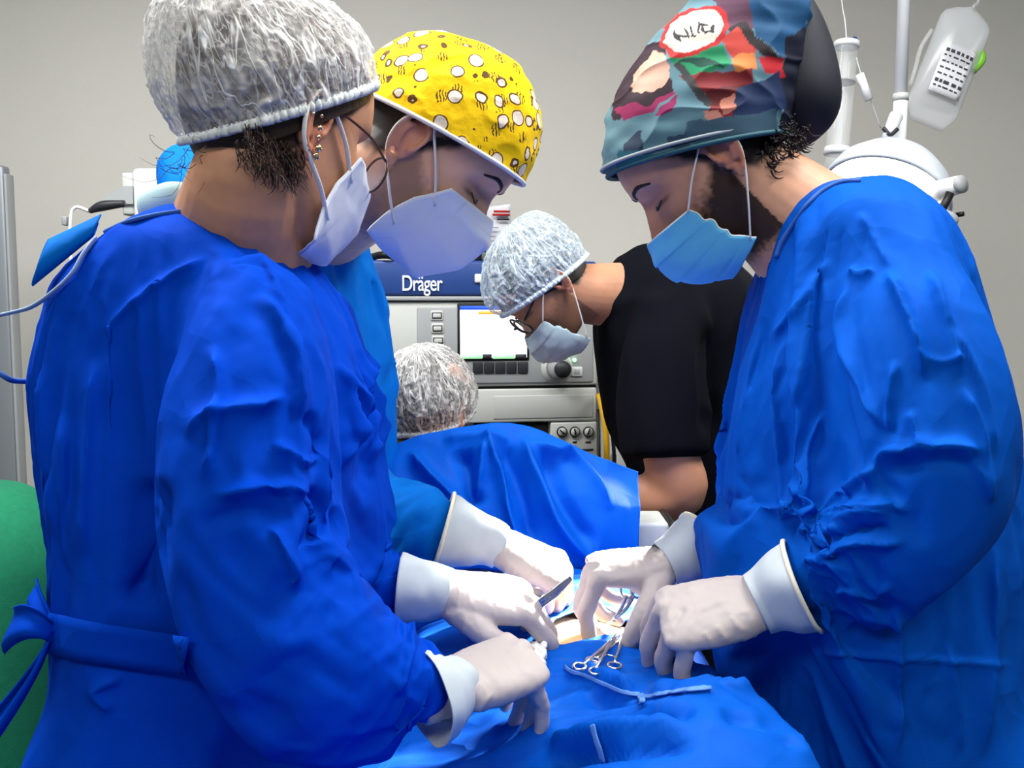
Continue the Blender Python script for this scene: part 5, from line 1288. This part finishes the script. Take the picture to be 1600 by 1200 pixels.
# ------------------------------------------------------------------ IV stand, bag, burette
LC = P(1382, 308, 1.98); LT = P(915, 925, 1.24); LD = (LT - LC).normalized()
ps = LC + Vector((.048, .055, 0))                       # ceiling pole that carries the lamp
iv = thing('drip_hanger', 'steel cross-arm with hooks clamped high on the ceiling pole', 'hanger', (ps.x, ps.y, 2.3))
put('hook_arm', tube([(ps.x - .15, ps.y + .06, 2.28), (ps.x - .14, ps.y + .05, 2.34), (ps.x, ps.y, 2.36), (ps.x + .15, ps.y + .05, 2.34), (ps.x + .165, ps.y + .06, 2.28)], .005, n=10), MATS['steel'], iv)
put('clamp', tube([(ps.x, ps.y, 2.335), (ps.x, ps.y, 2.385)], .020, n=14), MATS['plastic_grey'], iv)
mat('clear_plastic', (.92, .95, .97), rough=.12, alpha=.16, spec=.8)
mat('fluid_bag', rgb(200, 204, 208), rough=.2, alpha=.42, spec=.7)
bagt = thing('infusion_bag', 'clear infusion bag with printed label hanging tilted beside the drip stand pole', 'infusion bag', P(1490, 100, 2.16))
ax0, ax1 = P(1518, 12, 2.16), P(1446, 196, 2.16); bd = (ax1 - ax0); bl = bd.length; bd.normalize(); bsx = Vector((-bd.z, 0, bd.x)); 
if bsx.x < 0: bsx = -bsx
def bag_pt(u, v, f): return ax0 + bd * (bl * v) + bsx * (.066 * u) + Vector((0, -1, 0)) * f
S = []
for i in range(22):
    v = i / 21; w = .92 * (math.sin(min(1, v / .14) * PI / 2) ** .7) * (1 - .35 * smoothstep(.86, 1.0, v)); th = .026 * math.sin(PI * min(1, max(0.02, v)) ** .8) + .003
    S.append([npv(bag_pt(w * math.copysign(abs(math.cos(t)) ** .8, math.cos(t)), v, th * math.sin(t))) for t in [2 * PI * k / 28 for k in range(28)]])
put('bag', rings(S), MATS['fluid_bag'], bagt)
def bag_mark(u0, v0, u1, v1, m_, nm, off=.0275, lift=0):
    put(nm, grid(lambda a, b: bag_pt(u0 + (u1 - u0) * a, v0 + (v1 - v0) * b, off - .010 * (u0 + (u1 - u0) * a) ** 2 + lift), 8, 8, .0006), m_, bagt)
bag_mark(-.50, .36, .62, .76, MATS['paper'], 'bag_label')
rs = np.random.RandomState(2)
for r_ in range(7):
    v = .40 + .05 * r_; u = -.42
    while u < .5:
        w_ = rs.uniform(.06, .2); bag_mark(u, v, min(u + w_, .56), v + (.026 if r_ in (0, 5) else .012), MATS['text_dark'], 'label_print', .0285); u += w_ + rs.uniform(.04, .1)
put('hanger_loop', tube([bag_pt(.05, .0, 0), P(1522, 8, 2.16), P(1530, -20, 2.18), Vector((ps.x + .165, ps.y + .06, 2.28))], .0035, n=8), MATS['clear_plastic'], bagt)
put('green_port', tube([bag_pt(.80, .30, .0), bag_pt(.95, .36, .0), bag_pt(.80, .46, .0)], .011, n=10), mat('port_green', rgb(120, 190, 50), rough=.4), bagt)
put('drip_chain', tube([bag_pt(-1.0, .28, 0), bag_pt(-1.15, .45, .005), bag_pt(-1.05, .6, 0), bag_pt(-1.0, .75, 0)], .005, n=8), MATS['clear_plastic'], bagt)
bu = thing('burette', 'clear cylindrical measuring burette hanging on a line left of the drip stand', 'burette', P(1315, 150, 2.1))
bp0, bp1 = P(1323, 66, 2.1), P(1308, 238, 2.1)
put('burette_tube', tube([bp0, bp1], .025, n=24, caps=False), MATS['clear_plastic'], bu); put('inner_tube', tube([bp0, bp1], .008, n=12), MATS['clear_plastic'], bu)
for a_, b_, r_, nm in ((bp0, bp0 + (bp1 - bp0) * .05, .027, 'end_cap'), (bp1 + (bp0 - bp1) * .04, bp1 + (bp1 - bp0) * .02, .028, 'end_cap'), (bp0 + (bp1 - bp0) * .355, bp0 + (bp1 - bp0) * .37, .0255, 'measuring_ring')): put(nm, tube([a_, b_], r_, n=24), MATS['plastic_white' if nm == 'end_cap' else 'plastic_grey'], bu)
put('lower_chamber', tube([bp1 + (bp1 - bp0) * .02, bp1 + (bp1 - bp0) * .18], [.022, .03], n=24), MATS['clear_plastic'], bu)
put('blue_cap', tube([P(1334, 66, 2.1), P(1336, 58, 2.1)], [.009, .004], n=12), MATS['navy'], bu)
put('hanging_line', tube([bp0, P(1320, 30, 2.12), P(1314, -10, 2.14), Vector((ps.x - .15, ps.y + .06, 2.28))], .0013, n=6), MATS['plastic_white'], bu)
put('drip_line', tube([P(1338, 90, 2.1), P(1346, 118, 2.1), P(1360, 155, 2.1), P(1376, 200, 2.12)], .0012, n=6), MATS['plastic_white'], bu)
put('drip_chamber', tube([P(1343, 116, 2.095), P(1358, 156, 2.095)], .0095, n=12), MATS['plastic_white'], bu)

# ------------------------------------------------------------------ surgical lamp behind the man on the right
tilt = Vector((-.42, -.42, -.80)).normalized()          # housing faces down towards the table
lx = tilt.cross(Vector((0, 0, 1))).normalized(); ly = lx.cross(tilt).normalized()
ML = Matrix(((lx.x, ly.x, tilt.x, LC.x), (lx.y, ly.y, tilt.y, LC.y), (lx.z, ly.z, tilt.z, LC.z), (0, 0, 0, 1)))
lm = thing('surgical_lamp', 'white round surgical lamp on a ceiling pole, glowing behind the right man\'s shoulder', 'lamp', (ps.x, ps.y, CEIL))
prof = [(.004, -.105), (.05, -.100), (.09, -.080), (.118, -.045), (.130, -.008), (.133, .004), (.126, .008), (.122, .002)]
put('housing', xf(rings([[(r * math.cos(t), r * math.sin(t), z) for t in [2 * PI * k / 48 for k in range(48)]] for r, z in prof]), ML), MATS['lamp_white'], lm)
put('lens', xf(tube([(0, 0, -.004), (0, 0, .003)], .121, n=48), ML), mat('lamp_glow', (1, .95, .85), emit=((1.0, .93, .82), 22)), lm)
for k in range(5):
    t = math.radians(30 + 9 * k); q = ML @ Vector((.126 * math.cos(t + 2.2), .126 * math.sin(t + 2.2), -.03)); 
vw = (CAM - LC).normalized()
for k in range(5):
    q = P(1438 + 7.5 * k, 236 + 6 * k, 1.91); put('vent_light', ball(q, (.006, .004, .004)), mat('vent_glow', (1, .6, .3), emit=((1, .62, .35), 3)) if k == 0 else MATS['vent_glow'], lm)
hx = P(1484, 292, 1.88); put('handle_joint', tube([P(1462, 300, 1.84), P(1500, 288, 1.79)], [.020, .017], n=18), MATS['plastic_white'], lm); put('joint_cap', tube([P(1498, 289, 1.792), P(1504, 287, 1.785)], .017, n=18), MATS['plastic_grey'], lm)
put('handle', tube([P(1484, 302, 1.79), P(1466, 338, 1.79)], .0085, n=12), MATS['black'], lm); put('handle_grip', ball(P(1474, 345, 1.79), (.028, .02, .02)), MATS['plastic_grey'], lm)
put('yoke_pin', tube([P(1494, 336, 1.95), P(1506, 334, 1.94)], .005, n=8), MATS['black'], lm)
put('pole', tube([(ps.x, ps.y, LC.z + .05), (ps.x, ps.y, P(0, 152, 2.03).z)], .0145, n=16, spline=False), MATS['plastic_white'], lm)
put('upper_pole', tube([(ps.x, ps.y, P(0, 152, 2.03).z), (ps.x, ps.y, CEIL - .02)], .0125, n=16, spline=False), MATS['plastic_white'], lm)
put('pole_collar', tube([(ps.x, ps.y, P(0, 159, 2.03).z), (ps.x, ps.y, P(0, 149, 2.03).z)], .0162, n=16), MATS['plastic_light'], lm)
put('ceiling_plate', tube([(ps.x, ps.y, CEIL - .03), (ps.x, ps.y, CEIL)], [.06, .08], n=24), MATS['plastic_white'], lm)
put('clamp_knob', tube([P(1400, 182, 2.0), P(1386, 214, 1.97)], [.015, .010], n=14), MATS['plastic_white'], lm); put('knob_lever', tube([P(1380, 200, 1.97), P(1391, 210, 1.965), P(1402, 202, 1.97)], .0045, n=8), MATS['plastic_dark'], lm)
sp = bpy.data.lights.new('lamp_beam', 'SPOT'); sp.energy = 1700; sp.spot_size = math.radians(12.5); sp.spot_blend = .55; sp.shadow_soft_size = .10; sp.color = (1.0, .96, .88)
so = bpy.data.objects.new('lamp_beam', sp); COL.objects.link(so); so.location = LC + tilt * .02 + LD * .03; so.rotation_euler = (-LD).to_track_quat('Z', 'Y').to_euler()

# ------------------------------------------------------------------ left background
sx0 = P(4, 500, 2.6)
st = thing('equipment_stand', 'slim grey metal upright at the left edge by the wall', 'stand', (sx0.x, sx0.y, 0))
put('upright', rbox((sx0.x - .030, sx0.y - .02, .03), (sx0.x + .030, sx0.y + .02, P(0, 262, 2.6).z), .008), mat('stand_grey', rgb(132, 138, 144), rough=.4, metal=.3), st)
put('upright_edge', rbox((sx0.x + .030, sx0.y - .022, .03), (sx0.x + .038, sx0.y + .02, P(0, 275, 2.6).z), .003), MATS['plastic_grey'], st)
put('stand_foot', rbox((sx0.x - .2, sx0.y - .2, 0), (sx0.x + .2, sx0.y + .2, .03), .01), MATS['plastic_dark'], st)
gx = P(10, 930, 1.75)
gd = thing('draped_stool', 'stool covered by a green surgical cloth behind the woman at the left edge', 'stool', (gx.x, gx.y, 0))
S = []
for z, r in [(.985, .01), (.98, .09), (.95, .14), (.90, .18), (.84, .20), (.7, .205), (.5, .215), (.36, .22)]:
    S.append([(gx.x - .06 + (r + .012 * math.sin(7 * t + z * 3) * (1.05 - z) * 2) * math.cos(t), gx.y + (r + .012 * math.sin(7 * t + 1 + z * 3) * (1.05 - z) * 2) * math.sin(t), z) for t in [2 * PI * k / 80 for k in range(80)]])
put('green_cloth', rings(S, cap=True), MATS['green_cloth'], gd)
for k in range(4): a = PI / 4 + PI / 2 * k; put('leg', tube([(gx.x - .06 + .13 * math.cos(a), gx.y + .13 * math.sin(a), 0), (gx.x - .06 + .10 * math.cos(a), gx.y + .10 * math.sin(a), .5)], .012, n=8), MATS['steel'], gd)
# white wall-side monitor head with its cables, behind the woman's neck
mo = thing('monitor_arm_unit', 'white boxy monitor unit behind the neck of the woman', 'medical device', P(220, 1000, 2.3))
mo.location.z = 0
q0, q1 = P(205, 262, 2.3), P(330, 262, 2.3); zlo = P(0, 345, 2.3).z
put('unit_body', rbox((q0.x, q0.y, zlo), (q1.x, q0.y + .12, q0.z), .012, 3), MATS['plastic_white'], mo)
put('side_cover', rbox((q0.x - .030, q0.y + .01, zlo + .015), (q0.x, q0.y + .11, q0.z - .010), .006), MATS['plastic_light'], mo)
put('lower_bracket', rings([[npv(P(a, b, 2.3)) + np.array([0, yy, 0]) for a, b in ((160, 305), (190, 290), (205, 290), (205, 318), (160, 318))] for yy in (.01, .10)]), MATS['plastic_grey'], mo, smooth=False)
put('stand_pole', tube([(q0.x + .08, q0.y + .06, .03), (q0.x + .08, q0.y + .06, zlo + .01)], .018, n=14, spline=False), MATS['plastic_grey'], mo); put('stand_foot', tube([(q0.x + .08, q0.y + .06, 0), (q0.x + .08, q0.y + .06, .03)], .2, n=28), MATS['plastic_dark'], mo)
put('sensor_plug', tube([P(195, 318, 2.26), P(160, 322, 2.26), P(140, 330, 2.26)], [.008, .012, .006], n=10), MATS['plastic_dark'], mo)
put('sensor_cable', tube([P(140, 330, 2.26), P(118, 324, 2.26), P(110, 345, 2.26), P(112, 420, 2.26), P(130, 600, 2.28), P(180, 900, 2.3), P(225, 1000, 2.33)], .004, n=8), MATS['plastic_white'], mo)
put('cable_clip', rbox(npv(P(96, 352, 2.3)), npv(P(104, 338, 2.3)) + np.array([0, .02, 0]), .002), MATS['plastic_grey'], mo)
